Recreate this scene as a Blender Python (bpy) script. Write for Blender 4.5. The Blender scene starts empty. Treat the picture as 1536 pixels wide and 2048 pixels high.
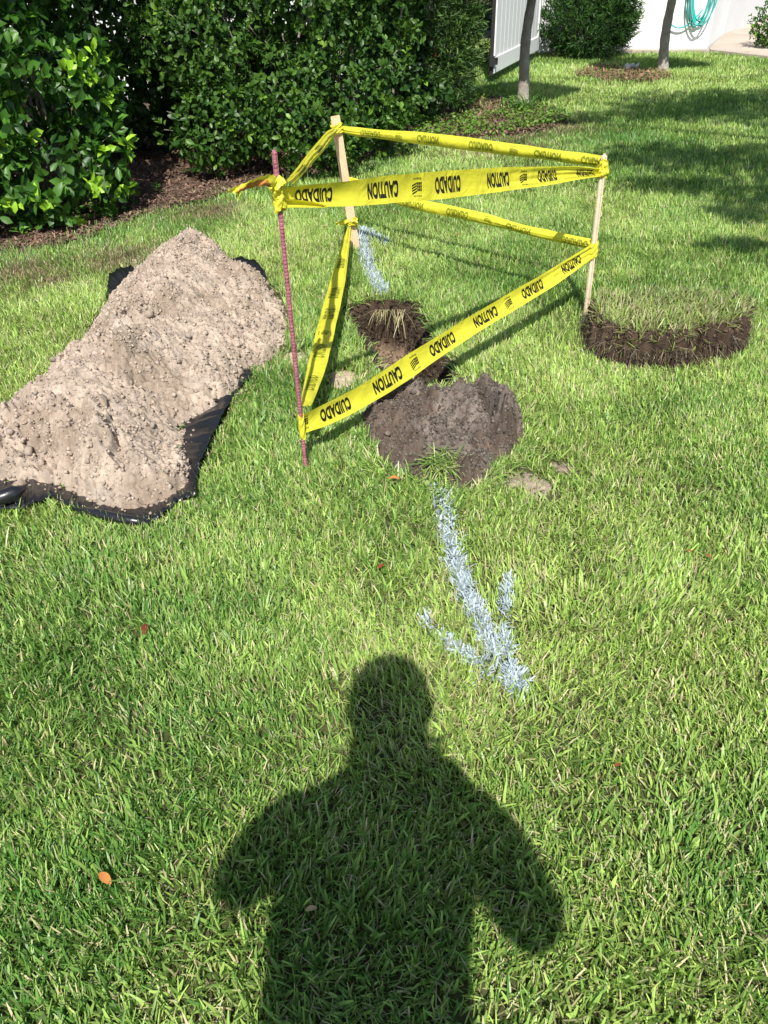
import bpy, bmesh, math, random
import numpy as np
from mathutils import Vector, Matrix
random.seed(7); RS = np.random.RandomState(11)
sc = bpy.context.scene
C = sc.collection
rad = math.radians

# ------------------------------------------------------------------ camera
CAM_H, PITCH, ROLL, FPX = 1.22, 36.7, -2.0, 1550.0
_t, _p = rad(PITCH), rad(ROLL)
F_ = np.array([0, math.cos(_t), -math.sin(_t)])
_R0 = np.array([1., 0, 0]); _U0 = np.array([0, math.sin(_t), math.cos(_t)])
R_ = math.cos(_p)*_R0 + math.sin(_p)*_U0
U_ = -math.sin(_p)*_R0 + math.cos(_p)*_U0
C_ = np.array([0, 0, CAM_H])
cd = bpy.data.cameras.new('camera'); cam = bpy.data.objects.new('camera', cd); C.objects.link(cam)
cd.sensor_fit = 'VERTICAL'; cd.sensor_height = 36; cd.lens = 36*FPX/2048
cd.clip_start = 0.02; cd.clip_end = 400
m = Matrix(((R_[0], U_[0], -F_[0], 0), (R_[1], U_[1], -F_[1], 0), (R_[2], U_[2], -F_[2], CAM_H), (0, 0, 0, 1)))
cam.matrix_world = m
sc.camera = cam
# ------------------------------------------------------------------ light
SUN_EL, SUN_AZ = 51.0, 2.0      # light travels towards +Y (and a little +X)
w = bpy.data.worlds.new('World'); sc.world = w; w.use_nodes = True
nt = w.node_tree; bg = nt.nodes['Background']
sky = nt.nodes.new('ShaderNodeTexSky'); sky.sky_type = 'NISHITA'; sky.sun_disc = False
sky.sun_elevation = rad(SUN_EL); sky.sun_rotation = rad(180+SUN_AZ)
nt.links.new(sky.outputs[0], bg.inputs[0]); bg.inputs[1].default_value = 0.095
sl = bpy.data.lights.new('sun', 'SUN'); sl.energy = 4.6; sl.angle = rad(0.5); sl.color = (1.0, 0.955, 0.88)
so = bpy.data.objects.new('sun', sl); C.objects.link(so)
Ld = Vector((math.sin(rad(SUN_AZ))*math.cos(rad(SUN_EL)), math.cos(rad(SUN_AZ))*math.cos(rad(SUN_EL)), -math.sin(rad(SUN_EL))))
so.rotation_euler = Ld.to_track_quat('-Z', 'Y').to_euler(); so.location = (-1, -6, 9)
sc.view_settings.view_transform = 'Standard'; sc.view_settings.look = 'None'
sc.view_settings.exposure = 0.70; sc.view_settings.gamma = 1; sc.view_settings.use_curve_mapping = False
sc.cycles.max_bounces = 8; sc.cycles.transparent_max_bounces = 8

# ------------------------------------------------------------------ measuring helpers (photo pixels 1536x2048 -> metres)
def ray(u, v): return F_ + R_*(u-768)/FPX + U_*(1024-v)/FPX
def G(u, v, z=0.0):
    d = ray(u, v); return C_ + d*(z-CAM_H)/d[2]
def P(u, v, Y):
    d = ray(u, v); return C_ + d*(Y/d[1])
def planeY(u, v, a, b):
    n = np.cross(np.array(b)-np.array(a), [0, 0, 1.]); d = ray(u, v)
    return (C_ + d*(n@(np.array(a)-C_))/(n@d))[1]
def gp(pts): return np.array([G(*p)[:2] for p in pts])

# ------------------------------------------------------------------ noise
def _h(ix, iy, s):
    n = (ix*374761393 + iy*668265263 + s*974634777) & 0xffffffff
    n = ((n ^ (n >> 13))*1274126177) & 0xffffffff
    return ((n ^ (n >> 16)) & 0xffff)/65535.0
def vnoise(x, y, s=0):
    x = np.asarray(x, float); y = np.asarray(y, float)
    ix = np.floor(x).astype(np.int64); iy = np.floor(y).astype(np.int64)
    fx = x-ix; fy = y-iy; fx = fx*fx*(3-2*fx); fy = fy*fy*(3-2*fy)
    a = _h(ix, iy, s); b = _h(ix+1, iy, s); c = _h(ix, iy+1, s); d = _h(ix+1, iy+1, s)
    return (a+(b-a)*fx)*(1-fy) + (c+(d-c)*fx)*fy
def fbm(x, y, s=0, o=4):
    r = 0; a = .5; t = 0
    for k in range(o):
        r = r + a*vnoise(x*2**k, y*2**k, s+k*17); t += a; a *= .5
    return r/t
def worley(x, y, s=0):
    ix = np.floor(x).astype(np.int64); iy = np.floor(y).astype(np.int64)
    best = np.full(x.shape, 9.)
    for dx in (-1, 0, 1):
        for dy in (-1, 0, 1):
            jx = ix+dx; jy = iy+dy
            d = (jx+_h(jx, jy, s)-x)**2 + (jy+_h(jx, jy, s+5)-y)**2
            best = np.minimum(best, d)
    return np.sqrt(best)
def inside(x, y, poly):
    r = np.zeros(x.shape, bool); n = len(poly)
    for i in range(n):
        x1, y1 = poly[i]; x2, y2 = poly[(i+1) % n]
        if y1 == y2: continue
        c = ((y1 > y) != (y2 > y)) & (x < (x2-x1)*(y-y1)/(y2-y1)+x1)
        r ^= c
    return r
def sdist(x, y, poly):
    best = np.full(x.shape, 1e9); n = len(poly)
    for i in range(n):
        a = poly[i]; b = poly[(i+1) % n]; e = b-a; L = max(e@e, 1e-12)
        t = np.clip(((x-a[0])*e[0]+(y-a[1])*e[1])/L, 0, 1)
        best = np.minimum(best, (x-a[0]-t*e[0])**2+(y-a[1]-t*e[1])**2)
    d = np.sqrt(best)
    return np.where(inside(x, y, poly), d, -d)
def sstep(a, b, x):
    t = np.clip((x-a)/(b-a), 0, 1); return t*t*(3-2*t)

# ------------------------------------------------------------------ object helpers
def tag(o, label=None, cat=None, group=None, kind=None):
    if label: o['label'] = label
    if cat: o['category'] = cat
    if group: o['group'] = group
    if kind: o['kind'] = kind
    return o
def empty(name, loc=(0, 0, 0)):
    o = bpy.data.objects.new(name, None); C.objects.link(o); o.location = loc; o.empty_display_size = .1
    return o
def link(name, me, mat=None, parent=None, smooth=True):
    o = bpy.data.objects.new(name, me); C.objects.link(o)
    if mat is not None:
        for mm in (mat if isinstance(mat, (list, tuple)) else [mat]): me.materials.append(mm)
    if parent is not None:
        o.parent = parent; o.matrix_parent_inverse = Matrix.Translation(-parent.location)
    if smooth and len(me.polygons): me.polygons.foreach_set('use_smooth', [True]*len(me.polygons))
    return o
def npmesh(name, V, quads=None, tris=None, col=None, mats=None):
    me = bpy.data.meshes.new(name)
    V = np.ascontiguousarray(V, dtype=np.float32)
    q = np.zeros((0, 4), np.int32) if quads is None else np.asarray(quads, np.int32)
    t = np.zeros((0, 3), np.int32) if tris is None else np.asarray(tris, np.int32)
    me.vertices.add(len(V)); me.vertices.foreach_set('co', V.ravel())
    nl = q.size+t.size; me.loops.add(nl)
    me.loops.foreach_set('vertex_index', np.concatenate([q.ravel(), t.ravel()]))
    me.polygons.add(len(q)+len(t))
    st = np.concatenate([np.arange(len(q))*4, q.size+np.arange(len(t))*3]).astype(np.int32)
    me.polygons.foreach_set('loop_start', st)
    if mats is not None: me.polygons.foreach_set('material_index', np.asarray(mats, np.int32))
    me.update(calc_edges=True)
    if col is not None:
        a = me.color_attributes.new('Col', 'FLOAT_COLOR', 'POINT')
        c = np.ones((len(V), 4), np.float32); c[:, :3] = col; a.data.foreach_set('color', c.ravel())
    return me
class MB:
    def __init__(s): s.v = []; s.f = []; s.m = []; s.n = 0; s.c = []
    def add(s, V, Fs, mi=0, col=None):
        V = np.asarray(V, float)
        s.v.append(V); s.f += [tuple(int(i)+s.n for i in f) for f in Fs]; s.m += [mi]*len(Fs); s.n += len(V)
        s.c.append(np.tile(np.array(col if col is not None else (.5, .5, .5)), (len(V), 1)) if np.ndim(col) < 2 else np.asarray(col))
    def box(s, c, size, rot=None, mi=0, bev=0):
        x, y, z = [d/2 for d in size]
        V = np.array([(a, b, d) for a in (-x, x) for b in (-y, y) for d in (-z, z)])
        if rot is not None: V = V @ np.array(rot).T
        s.add(V+np.array(c), [(0, 1, 3, 2), (4, 6, 7, 5), (0, 4, 5, 1), (2, 3, 7, 6), (0, 2, 6, 4), (1, 5, 7, 3)], mi)
    def tube(s, pts, r, n=8, mi=0, caps=True, col=None):
        pts = np.array(pts, float); k = len(pts); r = np.broadcast_to(r, (k,))
        T = np.gradient(pts, axis=0); T /= np.linalg.norm(T, axis=1)[:, None]+1e-9
        up = np.array([0, 0, 1.]) if abs(T[0][2]) < .9 else np.array([1., 0, 0])
        V = []
        for i in range(k):
            a = np.cross(T[i], up); a /= np.linalg.norm(a)+1e-9; b = np.cross(a, T[i]); up = b
            for j in range(n):
                th = 2*math.pi*j/n; V.append(pts[i]+r[i]*(a*math.cos(th)+b*math.sin(th)))
        Fs = [(i*n+j, i*n+(j+1) % n, (i+1)*n+(j+1) % n, (i+1)*n+j) for i in range(k-1) for j in range(n)]
        if caps: Fs += [tuple(range(n))[::-1], tuple((k-1)*n+j for j in range(n))]
        s.add(V, Fs, mi, col)
    def build(s, name, mat, parent=None, smooth=False, color=False):
        me = bpy.data.meshes.new(name); V = np.concatenate(s.v)
        me.from_pydata([tuple(p) for p in V], [], s.f); me.polygons.foreach_set('material_index', s.m)
        if color:
            a = me.color_attributes.new('Col', 'FLOAT_COLOR', 'POINT')
            c = np.ones((len(V), 4), np.float32); c[:, :3] = np.concatenate(s.c); a.data.foreach_set('color', c.ravel())
        me.update()
        return link(name, me, mat, parent, smooth)

# ------------------------------------------------------------------ materials
def mat(name):
    m = bpy.data.materials.new(name); m.use_nodes = True
    return m, m.node_tree, m.node_tree.nodes['Principled BSDF']
def N(nt, t, **k):
    n = nt.nodes.new(t)
    for a, b in k.items():
        if a in n.inputs: n.inputs[a].default_value = b
        else: setattr(n, a, b)
    return n
def simple(name, col, rough=.6, spec=.3, nscale=None, namt=.25, bump=0, bscale=60, metal=0, coord='Object'):
    m, nt, p = mat(name); L = nt.links.new
    p.inputs['Base Color'].default_value = (*col, 1); p.inputs['Roughness'].default_value = rough
    p.inputs['Specular IOR Level'].default_value = spec; p.inputs['Metallic'].default_value = metal
    tc = N(nt, 'ShaderNodeTexCoord')
    if nscale:
        no = N(nt, 'ShaderNodeTexNoise', Scale=nscale, Detail=6.0, Roughness=.65); L(tc.outputs[coord], no.inputs['Vector'])
        mr = N(nt, 'ShaderNodeMapRange'); mr.inputs[1].default_value = .25; mr.inputs[2].default_value = .75
        mr.inputs[3].default_value = 1-namt; mr.inputs[4].default_value = 1+namt; L(no.outputs[0], mr.inputs[0])
        mx = N(nt, 'ShaderNodeVectorMath', operation='SCALE'); mx.inputs[0].default_value = col
        L(mr.outputs[0], mx.inputs['Scale']); L(mx.outputs[0], p.inputs['Base Color'])
    if bump:
        nb = N(nt, 'ShaderNodeTexNoise', Scale=bscale, Detail=5.0); L(tc.outputs[coord], nb.inputs['Vector'])
        b = N(nt, 'ShaderNodeBump', Strength=bump, Distance=.01); L(nb.outputs[0], b.inputs['Height']); L(b.outputs[0], p.inputs['Normal'])
    return m
def leafy(name, trans=.35, rough=.45, spec=.4, tint=(1.15, 1.25, .6)):
    m, nt, p = mat(name); L = nt.links.new
    at = N(nt, 'ShaderNodeAttribute', attribute_name='Col')
    L(at.outputs['Color'], p.inputs['Base Color']); p.inputs['Roughness'].default_value = rough
    p.inputs['Specular IOR Level'].default_value = spec
    tr = N(nt, 'ShaderNodeBsdfTranslucent'); mu = N(nt, 'ShaderNodeVectorMath', operation='MULTIPLY'); mu.inputs[1].default_value = tint
    L(at.outputs['Color'], mu.inputs[0]); L(mu.outputs[0], tr.inputs[0])
    mx = N(nt, 'ShaderNodeMixShader'); mx.inputs[0].default_value = trans
    L(p.outputs[0], mx.inputs[1]); L(tr.outputs[0], mx.inputs[2]); L(mx.outputs[0], nt.nodes['Material Output'].inputs[0])
    return m
def attr_soil(name, rough=.95, bump=.6, scales=(220, 900)):
    m, nt, p = mat(name); L = nt.links.new
    at = N(nt, 'ShaderNodeAttribute', attribute_name='Col'); tc = N(nt, 'ShaderNodeTexCoord')
    n1 = N(nt, 'ShaderNodeTexNoise', Scale=90.0, Detail=8.0, Roughness=.75); L(tc.outputs['Object'], n1.inputs['Vector'])
    mr = N(nt, 'ShaderNodeMapRange'); mr.inputs[1].default_value = .3; mr.inputs[2].default_value = .7
    mr.inputs[3].default_value = .72; mr.inputs[4].default_value = 1.22; L(n1.outputs[0], mr.inputs[0])
    sc_ = N(nt, 'ShaderNodeVectorMath', operation='SCALE'); L(at.outputs['Color'], sc_.inputs[0]); L(mr.outputs[0], sc_.inputs['Scale'])
    L(sc_.outputs[0], p.inputs['Base Color']); p.inputs['Roughness'].default_value = rough; p.inputs['Specular IOR Level'].default_value = .15
    n2 = N(nt, 'ShaderNodeTexNoise', Scale=float(scales[0]), Detail=6.0, Roughness=.7); L(tc.outputs['Object'], n2.inputs['Vector'])
    b = N(nt, 'ShaderNodeBump', Strength=bump, Distance=.006); L(n2.outputs[0], b.inputs['Height']); L(b.outputs[0], p.inputs['Normal'])
    return m
M_blade = leafy('grass_blade', .33, .42, .5, (1.05, 1.2, .8))
M_leaf = leafy('shrub_leaf', .30, .42, .34)
M_soil = attr_soil('soil')
M_bark = simple('bark', (.30, .27, .23), .9, .2, 14, .35, .9, 45)
M_wood = simple('stake_wood', (.62, .43, .27), .75, .2, 26, .16, .3, 120)
M_dowel = simple('dowel_wood', (.66, .52, .38), .75, .2, 26, .14, .25, 120)
M_rebar = simple('rebar_paint', (.34, .12, .15), .7, .3, 45, .55, .5, 260)
M_white = simple('white_vinyl', (.78, .79, .80), .4, .4, 3, .03)
M_wall = simple('painted_block', (.80, .80, .79), .8, .2, 4, .04, .2, 60)
M_wallshade = simple('shaded_wall_paint', (.62, .62, .62), .8, .2, 4, .05, .2, 60)  # white house paint greyed down: the recess's shade is put into the colour
M_conc = simple('concrete', (.42, .36, .30), .9, .2, 1.6, .3, .3, 80)
M_dark = simple('black_metal', (.02, .02, .02), .5, .4)
M_hose = simple('hose_vinyl', (.03, .42, .38), .35, .5)
M_poly = simple('black_polythene', (.012, .012, .014), .28, .55, None, 0, .25, 25)
M_chip = leafy('bark_chip', .0, .9, .15)
def tape_mat(name, col, tcol, tmix):
    m, nt, p = mat(name); L = nt.links.new
    p.inputs['Base Color'].default_value = (*col, 1); p.inputs['Roughness'].default_value = .38; p.inputs['Specular IOR Level'].default_value = .4
    tc = N(nt, 'ShaderNodeTexCoord'); no = N(nt, 'ShaderNodeTexNoise', Scale=14.0, Detail=3.0, Distortion=1.5); L(tc.outputs['Object'], no.inputs['Vector'])
    bp = N(nt, 'ShaderNodeBump', Strength=.5, Distance=.012); L(no.outputs[0], bp.inputs['Height']); L(bp.outputs[0], p.inputs['Normal'])
    tr = N(nt, 'ShaderNodeBsdfTranslucent'); tr.inputs[0].default_value = (*tcol, 1)
    mx = N(nt, 'ShaderNodeMixShader'); mx.inputs[0].default_value = tmix
    L(p.outputs[0], mx.inputs[1]); L(tr.outputs[0], mx.inputs[2]); L(mx.outputs[0], nt.nodes['Material Output'].inputs[0])
    return m
M_tape = tape_mat('tape_yellow', (.70, .66, .05), (.72, .66, .03), .24)
M_ink = simple('tape_ink', (.012, .012, .008), .45, .35)
M_thru = simple('ink_seen_through', (.17, .19, .012), .45, .35)
M_stain = simple('tape_rust_stain', (.42, .17, .035), .6, .3, 60, .5)

# ------------------------------------------------------------------ ground plan (metres, measured from the photo)
pit = gp([(690, 622), (735, 606), (790, 604), (832, 612), (850, 650), (862, 690), (905, 735), (905, 775), (870, 790), (820, 800), (775, 800), (768, 745), (745, 705), (712, 655)])
heap_o = gp([(385, 486), (425, 500), (470, 528), (525, 560), (560, 595), (578, 640), (562, 700), (532, 735), (498, 748), (482, 790), (440, 822), (372, 858), (388, 885), (378, 908), (388, 945), (385, 985), (368, 1002), (300, 1030), (232, 1030), (185, 1018), (135, 985), (60, 970), (0, 970), (-110, 985), (-230, 950), (-220, 910), (-90, 880), (5, 842), (65, 790), (110, 745), (170, 700), (192, 642), (222, 603), (262, 562), (308, 530), (346, 503)])
sheet_o = gp([(-120, 1035), (0, 1026), (60, 1022), (110, 1005), (150, 1028), (225, 1046), (305, 1056), (330, 1040), (362, 1012), (398, 995), (402, 955), (410, 925), (430, 885), (452, 842), (470, 802), (488, 778), (510, 752), (505, 730), (440, 790), (350, 850), (350, 960), (200, 990), (0, 940), (-120, 940)])
sheet_b = [gp([(445, 545), (458, 536), (480, 532), (512, 540), (528, 558), (530, 575), (500, 595)]), gp([(214, 605), (218, 582), (226, 566), (240, 560), (266, 558), (282, 570), (260, 610)])]
mound_o = gp([(716, 858), (728, 812), (770, 786), (830, 778), (885, 792), (930, 782), (1000, 786), (1040, 826), (1050, 875), (1030, 915), (990, 945), (950, 985), (925, 985), (830, 965), (770, 945), (745, 900)])
spills = [gp([(975, 965), (1045, 935), (1085, 950), (1112, 965), (1100, 1006), (1040, 990)]), gp([(1092, 925), (1138, 914), (1168, 948), (1115, 952)]),
          gp([(560, 705), (622, 700), (618, 728), (560, 735)]), gp([(655, 740), (700, 738), (735, 755), (690, 785), (650, 775)])]
sod_o = gp([(1162, 664), (1170, 712), (1205, 730), (1262, 744), (1300, 740), (1345, 744), (1400, 732), (1440, 728), (1484, 708), (1492, 664), (1425, 645), (1250, 648), (1182, 650)])
bed_o = np.concatenate([gp([(-500, 560), (0, 508), (100, 498), (180, 478), (250, 452), (330, 424), (420, 400), (455, 388), (540, 376), (640, 352), (720, 328), (790, 300), (835, 262), (830, 190), (860, 120)]), [[.9, 9.6], [-9, 9.6], [-9, 4.5]]])
cover_o = gp([(815, 285), (835, 240), (870, 195), (960, 190), (1050, 205), (1100, 215), (1140, 245), (1100, 262), (1040, 270), (960, 278), (880, 285)])
mulchR_o = gp([(1140, 150), (1190, 132), (1260, 138), (1330, 145), (1345, 155), (1300, 166), (1220, 164)])
drive_o = np.array([G(1395, 106)[:2], G(1447, 73)[:2], G(1530, 43)[:2], [9.5, 15.5], [9.5, 9.6], G(1536, 117)[:2], G(1460, 108)[:2]])
def ragged(x, y, a=.02, f=14): return (fbm(x*f, y*f, 3, 3)-.5)*2*a

# ------------------------------------------------------------------ ground sheet (one sheet, dug out at the pit)
def lines(lo, hi, a, b, fine, grow=1.35):
    L = list(np.arange(a, b+1e-6, fine)); s = fine; x = a
    pre = []
    while x > lo: s *= grow; x -= s; pre.append(x)
    s = fine; x = L[-1]; post = []
    while x < hi: s *= grow; x += s; post.append(x)
    return np.array(pre[::-1]+L+post)
px0, py0 = pit.min(0)-.06; px1, py1 = pit.max(0)+.06
gx = lines(-90, 90, px0, px1, .008); gy = lines(-60, 140, py0, py1, .008)
X, Y = np.meshgrid(gx, gy)
def pit_h(X, Y):
    dp = sdist(X, Y, pit)+.012+ragged(X, Y, .022, 22)
    cy = (pit[:, 1].max()-Y)/(pit[:, 1].max()-pit[:, 1].min())
    depth = .25*(1-.25*sstep(.55, 1.0, cy))
    Z = -depth*sstep(0, .085, dp+(fbm(X*22, Y*22, 15, 3)-.5)*.06*(dp > 0))
    Z += np.where(dp > 0, (fbm(X*30, Y*30, 5, 4)-.5)*.06+(fbm(X*110, Y*110, 8, 2)-.5)*.03, 0)
    return Z, dp
Z, dp = pit_h(X, Y)
Z = np.where(dp <= 0, -.002, Z)
V = np.stack([X.ravel(), Y.ravel(), Z.ravel()], 1)
nx, ny = len(gx), len(gy)
ii = (np.arange(ny-1)[:, None]*nx+np.arange(nx-1)[None]).ravel()
Q = np.stack([ii, ii+1, ii+nx+1, ii+nx], 1)
n1 = fbm(X*40, Y*40, 21, 3).ravel()[:, None]; zz = Z.ravel()[:, None]
lawnc = np.array([.07, .075, .03])*(.5+1.0*n1)
darkr = np.array([.055, .037, .026])*(.4+1.1*n1)
sand = np.array([.22, .158, .108])*(.7+.6*n1)
k = sstep(-.165, -.195, zz+(n1-.5)*.10)
pc = darkr*(1-k)+sand*k
col = np.where((zz < -.006) | (dp.ravel()[:, None] > -.03), pc, lawnc)
link('ground', npmesh('ground', V, Q, col=col), M_soil)['kind'] = 'structure'

# ------------------------------------------------------------------ blades
def blades(Pt, az, lean, Ln, Wd, curl, col, seg=3, tw=None, tipw=.35):
    n = len(Pt); t = np.linspace(0, 1, seg+1)
    wprof = np.interp(t, [0, .35, .75, 1], [.6, 1, .85, tipw])
    tw = RS.uniform(-.9, .9, n) if tw is None else tw
    hd = np.stack([np.sin(az), np.cos(az), np.zeros(n)], 1)
    sd0 = np.stack([np.cos(az+tw), -np.sin(az+tw), np.zeros(n)], 1)
    pos = Pt.copy(); V = np.empty((n, (seg+1)*2, 3), np.float32)
    for i, tt in enumerate(t):
        if i:
            th = lean+curl*(tt-.5/seg)
            pos = pos+(hd*np.sin(th)[:, None]+np.array([0, 0, 1.])*np.cos(th)[:, None])*(Ln/seg)[:, None]
        hw = sd0*(Wd*wprof[i]/2)[:, None]
        V[:, 2*i] = pos-hw; V[:, 2*i+1] = pos+hw
    b = np.arange(n)[:, None]*(seg+1)*2
    Q = np.concatenate([b+np.array([2*i, 2*i+1, 2*i+3, 2*i+2]) for i in range(seg)])
    c = np.repeat(col, (seg+1)*2, axis=0)
    return V.reshape(-1, 3), Q, c
class Acc:
    def __init__(s): s.V = []; s.Q = []; s.C = []; s.T = []; s.n = 0
    def add(s, V, Q, c, T=None):
        s.V.append(V)
        if Q is not None: s.Q.append(Q+s.n)
        if T is not None: s.T.append(T+s.n)
        s.C.append(c); s.n += len(V)
    def mesh(s, name): return npmesh(name, np.concatenate(s.V), np.concatenate(s.Q) if s.Q else None, np.concatenate(s.T) if s.T else None, col=np.concatenate(s.C))
def lerp(a, b, t): return np.asarray(a)*(1-t[:, None])+np.asarray(b)*t[:, None]
def grass_cols(x, y, dry=.0):
    n = len(x)
    p = fbm(x*1.6+3, y*1.6, 31, 3)+.35*(fbm(x*7, y*7, 33, 2)-.5)
    t = np.clip((p-.5)*1.5+.58+RS.normal(0, .27, n), 0, 1)
    c = lerp((.098, .232, .042), (.395, .54, .135), t)
    br = RS.uniform(.75, 1.3, n)[:, None]
    c = c*br
    isdry = RS.rand(n) < (dry*.62+.11*np.clip((p-.38)*4, 0, 1.5))
    dc = lerp((.42, .43, .20), (.62, .58, .34), RS.rand(n))
    return np.where(isdry[:, None], dc*RS.uniform(.7, 1.1, n)[:, None], c)

# painted marks (pixel polylines with widths), measured on the ground
near_strokes = [[(878, 968), (885, 1020), (903, 1100), (925, 1170), (955, 1235), (985, 1300), (1020, 1350), (1040, 1392)],
                [(1015, 1160), (1012, 1215), (1010, 1280), (1020, 1345), (1036, 1388)],
                [(850, 1240), (880, 1270), (905, 1298), (935, 1315), (965, 1345), (1000, 1355), (1036, 1388)]]
near_w = [.020, .0098, .010]
far_strokes = [[(722, 462), (728, 490), (736, 530), (750, 562), (765, 588)], [(722, 464), (745, 474), (772, 490)]]
far_w = [.028, .026]
def stroke_d(x, y, strokes, ws):
    best = np.full(x.shape, 9.)
    for s, w_ in zip(strokes, ws):
        p = gp(s)
        for a, b in zip(p[:-1], p[1:]):
            e = b-a; t = np.clip(((x-a[0])*e[0]+(y-a[1])*e[1])/(e@e), 0, 1)
            best = np.minimum(best, np.hypot(x-a[0]-t*e[0], y-a[1]-t*e[1])/w_)
    return best
heap_in = heap_o
def keep_mask(x, y, dens_edge=True):
    r = ragged(x, y, .022, 12)
    k = np.ones(x.shape, bool)
    near = (y < 5) & (x < 2.5)
    for poly, off in ((pit, -.025), (mound_o, .02), (heap_o, -.01), (sheet_o, -.0), (sheet_b[0], 0.), (sheet_b[1], 0.), (sod_o, .0)):
        kk = sdist(x[near], y[near], poly)+r[near]*.6
        k[near] &= kk < off
    for poly in spills:
        kk = sdist(x[near], y[near], poly)+r[near]*1.0
        k[near] &= ~((kk+(fbm(x[near]*30, y[near]*30, 88, 3)-.5)*.08 > 0) & (RS.rand(kk.size) < .90))
    b = sdist(x, y, bed_o)+r*3.5+RS.normal(0, .09, x.size)-.04
    k &= b < 0
    for poly, pr in ((cover_o, .80), (mulchR_o, .60)):
        b = sdist(x, y, poly)+r*3
        k &= ~((b > 0) & (RS.rand(x.size) < pr))
    k &= ~(sdist(x, y, drive_o) > -.02)
    return k
def halfw(y): return .51*(.8*y+.73)
A = Acc(); Pn = Acc(); Pf = Acc()
#        y0   y1   marg wide/m2  thin/m2 wmul seg
bands = [(.15, 1.3, .35, 20000, 36000, .92, 3), (1.3, 2.6, .5, 19000, 32000, .92, 3), (2.6, 4.6, .7, 16000, 18000, .92, 2), (4.6, 7.2, .8, 8500, 4500, 1.1, 2), (7.2, 10.4, 1.0, 5000, 1300, 1.45, 2), (10.4, 12.5, 1.0, 2200, 300, 2.0, 1)]
for (y0, y1, mg, dw, dt, wm, seg) in bands:
    hw = halfw(y1)+mg; area = 2*hw*(y1-y0)
    for kind, dens in (('wide', dw), ('thin', dt)):
        n = int(area*dens); x = RS.uniform(-hw, hw, n); y = RS.uniform(y0, y1, n)
        ok = np.abs(x) < halfw(y)+mg; x, y = x[ok], y[ok]
        # uneven turf: thinner here, thicker there
        dn = fbm(x*9, y*9, 41, 3); ok = RS.rand(len(x)) < np.clip(.55+1.6*(dn-.3), .4, 1); x, y = x[ok], y[ok]
        ok = keep_mask(x, y); x, y = x[ok], y[ok]; n = len(x)
        bald = np.zeros(n)
        for (u, v, rr) in ((40, 545, .22), (110, 560, .12), (985, 262, .5), (1090, 255, .35), (250, 520, .25), (1010, 300, .3), (420, 425, .2)):
            g = G(u, v); bald = np.maximum(bald, np.exp(-((x-g[0])**2+((y-g[1])*1.2)**2)/(rr*rr)))
        az = fbm(x*3, y*3, 51, 2)*9+RS.normal(0, 1.5, n)
        tall = fbm(x*5+9, y*5, 61, 2)
        rg = np.clip(1-(x/halfw(y)-0.2)*0, 0, 1)
        if kind == 'wide':
            Ln = RS.uniform(.016, .042, n)*(.65+.7*tall)*(1+.5*(RS.rand(n) < .06)); Wd = RS.uniform(.0024, .0068, n)*wm
            lean = np.abs(RS.normal(.34, .30, n)); curl = RS.uniform(-.2, .9, n)
            col = grass_cols(x, y, -.04)
        else:
            Ln = RS.uniform(.018, .045, n); Wd = RS.uniform(.0016, .0034, n)*wm*1.15
            lean = np.abs(RS.normal(.55, .42, n)); curl = RS.uniform(-.3, .8, n)
            col = grass_cols(x, y, .34 if y0 < 4 else .16)
            col = np.where((RS.rand(n) < .5)[:, None], col*np.array([1.25, 1.12, 1.2]), col)
        dry = RS.rand(n) < bald*.8
        col = np.where(dry[:, None], np.array([.40, .31, .19])*RS.uniform(.5, 1.1, n)[:, None], col)
        Ln = Ln*(1-.45*bald)
        pts = np.stack([x, y, np.full(n, -.003)], 1)
        pn = np.zeros(n, bool); pf = np.zeros(n, bool)
        if y0 < 4.6:
            d = stroke_d(x, y, near_strokes, near_w); fade = np.where(y > 1.72, 1, .93)
            pn = (d*(1+.35*(vnoise(x*60, y*60, 71)-.5)) < 1) & (RS.rand(n) < .75)
            pn |= (d < 1.4) & (RS.rand(n) < .10)
            d = stroke_d(x, y, far_strokes, far_w)
            pf = (d*(1+.5*(vnoise(x*60, y*60, 71)-.5)) < 1) & (RS.rand(n) < .78)
        pcol = np.array([.43, .51, .545])*RS.uniform(.75, 1.15, n)[:, None]
        lean = np.where(pn, lean+.35, lean)
        for msk, acc in ((~(pn | pf), A), (pn, Pn), (pf, Pf)):
            if msk.sum() == 0: continue
            cc = col[msk] if acc is A else pcol[msk]
            acc.add(*blades(pts[msk], az[msk], lean[msk], Ln[msk]*(1 if acc is A else .75), Wd[msk]*(1 if acc is A else 1.15), curl[msk], cc, seg))
# longer grass tufts along heap, sod, stakes and pit rim
def rim(poly, n, off, L0, L1, W0, W1, inward=0., dry=.15, z=-.003, leanr=(.3, 1.1)):
    k = len(poly); seg = RS.randint(0, k, n); t = RS.rand(n)[:, None]
    e = poly[(seg+1) % k]-poly[seg]; ln = np.linalg.norm(e, axis=1); pr = ln/ln.max(); ok = RS.rand(n) < pr
    seg, t, e = seg[ok], t[ok], e[ok]; p = poly[seg]+e*t; nrm = np.stack([e[:, 1], -e[:, 0]], 1); nrm /= np.linalg.norm(nrm, axis=1)[:, None]+1e-9
    ctr = poly.mean(0); s = np.sign(((p-ctr)*nrm).sum(1)); nrm *= s[:, None]
    p = p+nrm*(off+RS.normal(0, .012, len(p)))[:, None]; n = len(p)
    az = np.arctan2(nrm[:, 0], nrm[:, 1])+(math.pi if inward else 0)+RS.normal(0, .9 if inward else 2, n)
    col = grass_cols(p[:, 0], p[:, 1], dry)
    return blades(np.stack([p[:, 0], p[:, 1], np.full(n, z)], 1), az, RS.uniform(*leanr, n), RS.uniform(L0, L1, n), RS.uniform(W0, W1, n), RS.uniform(0, 1.2, n), col, 3)
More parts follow.
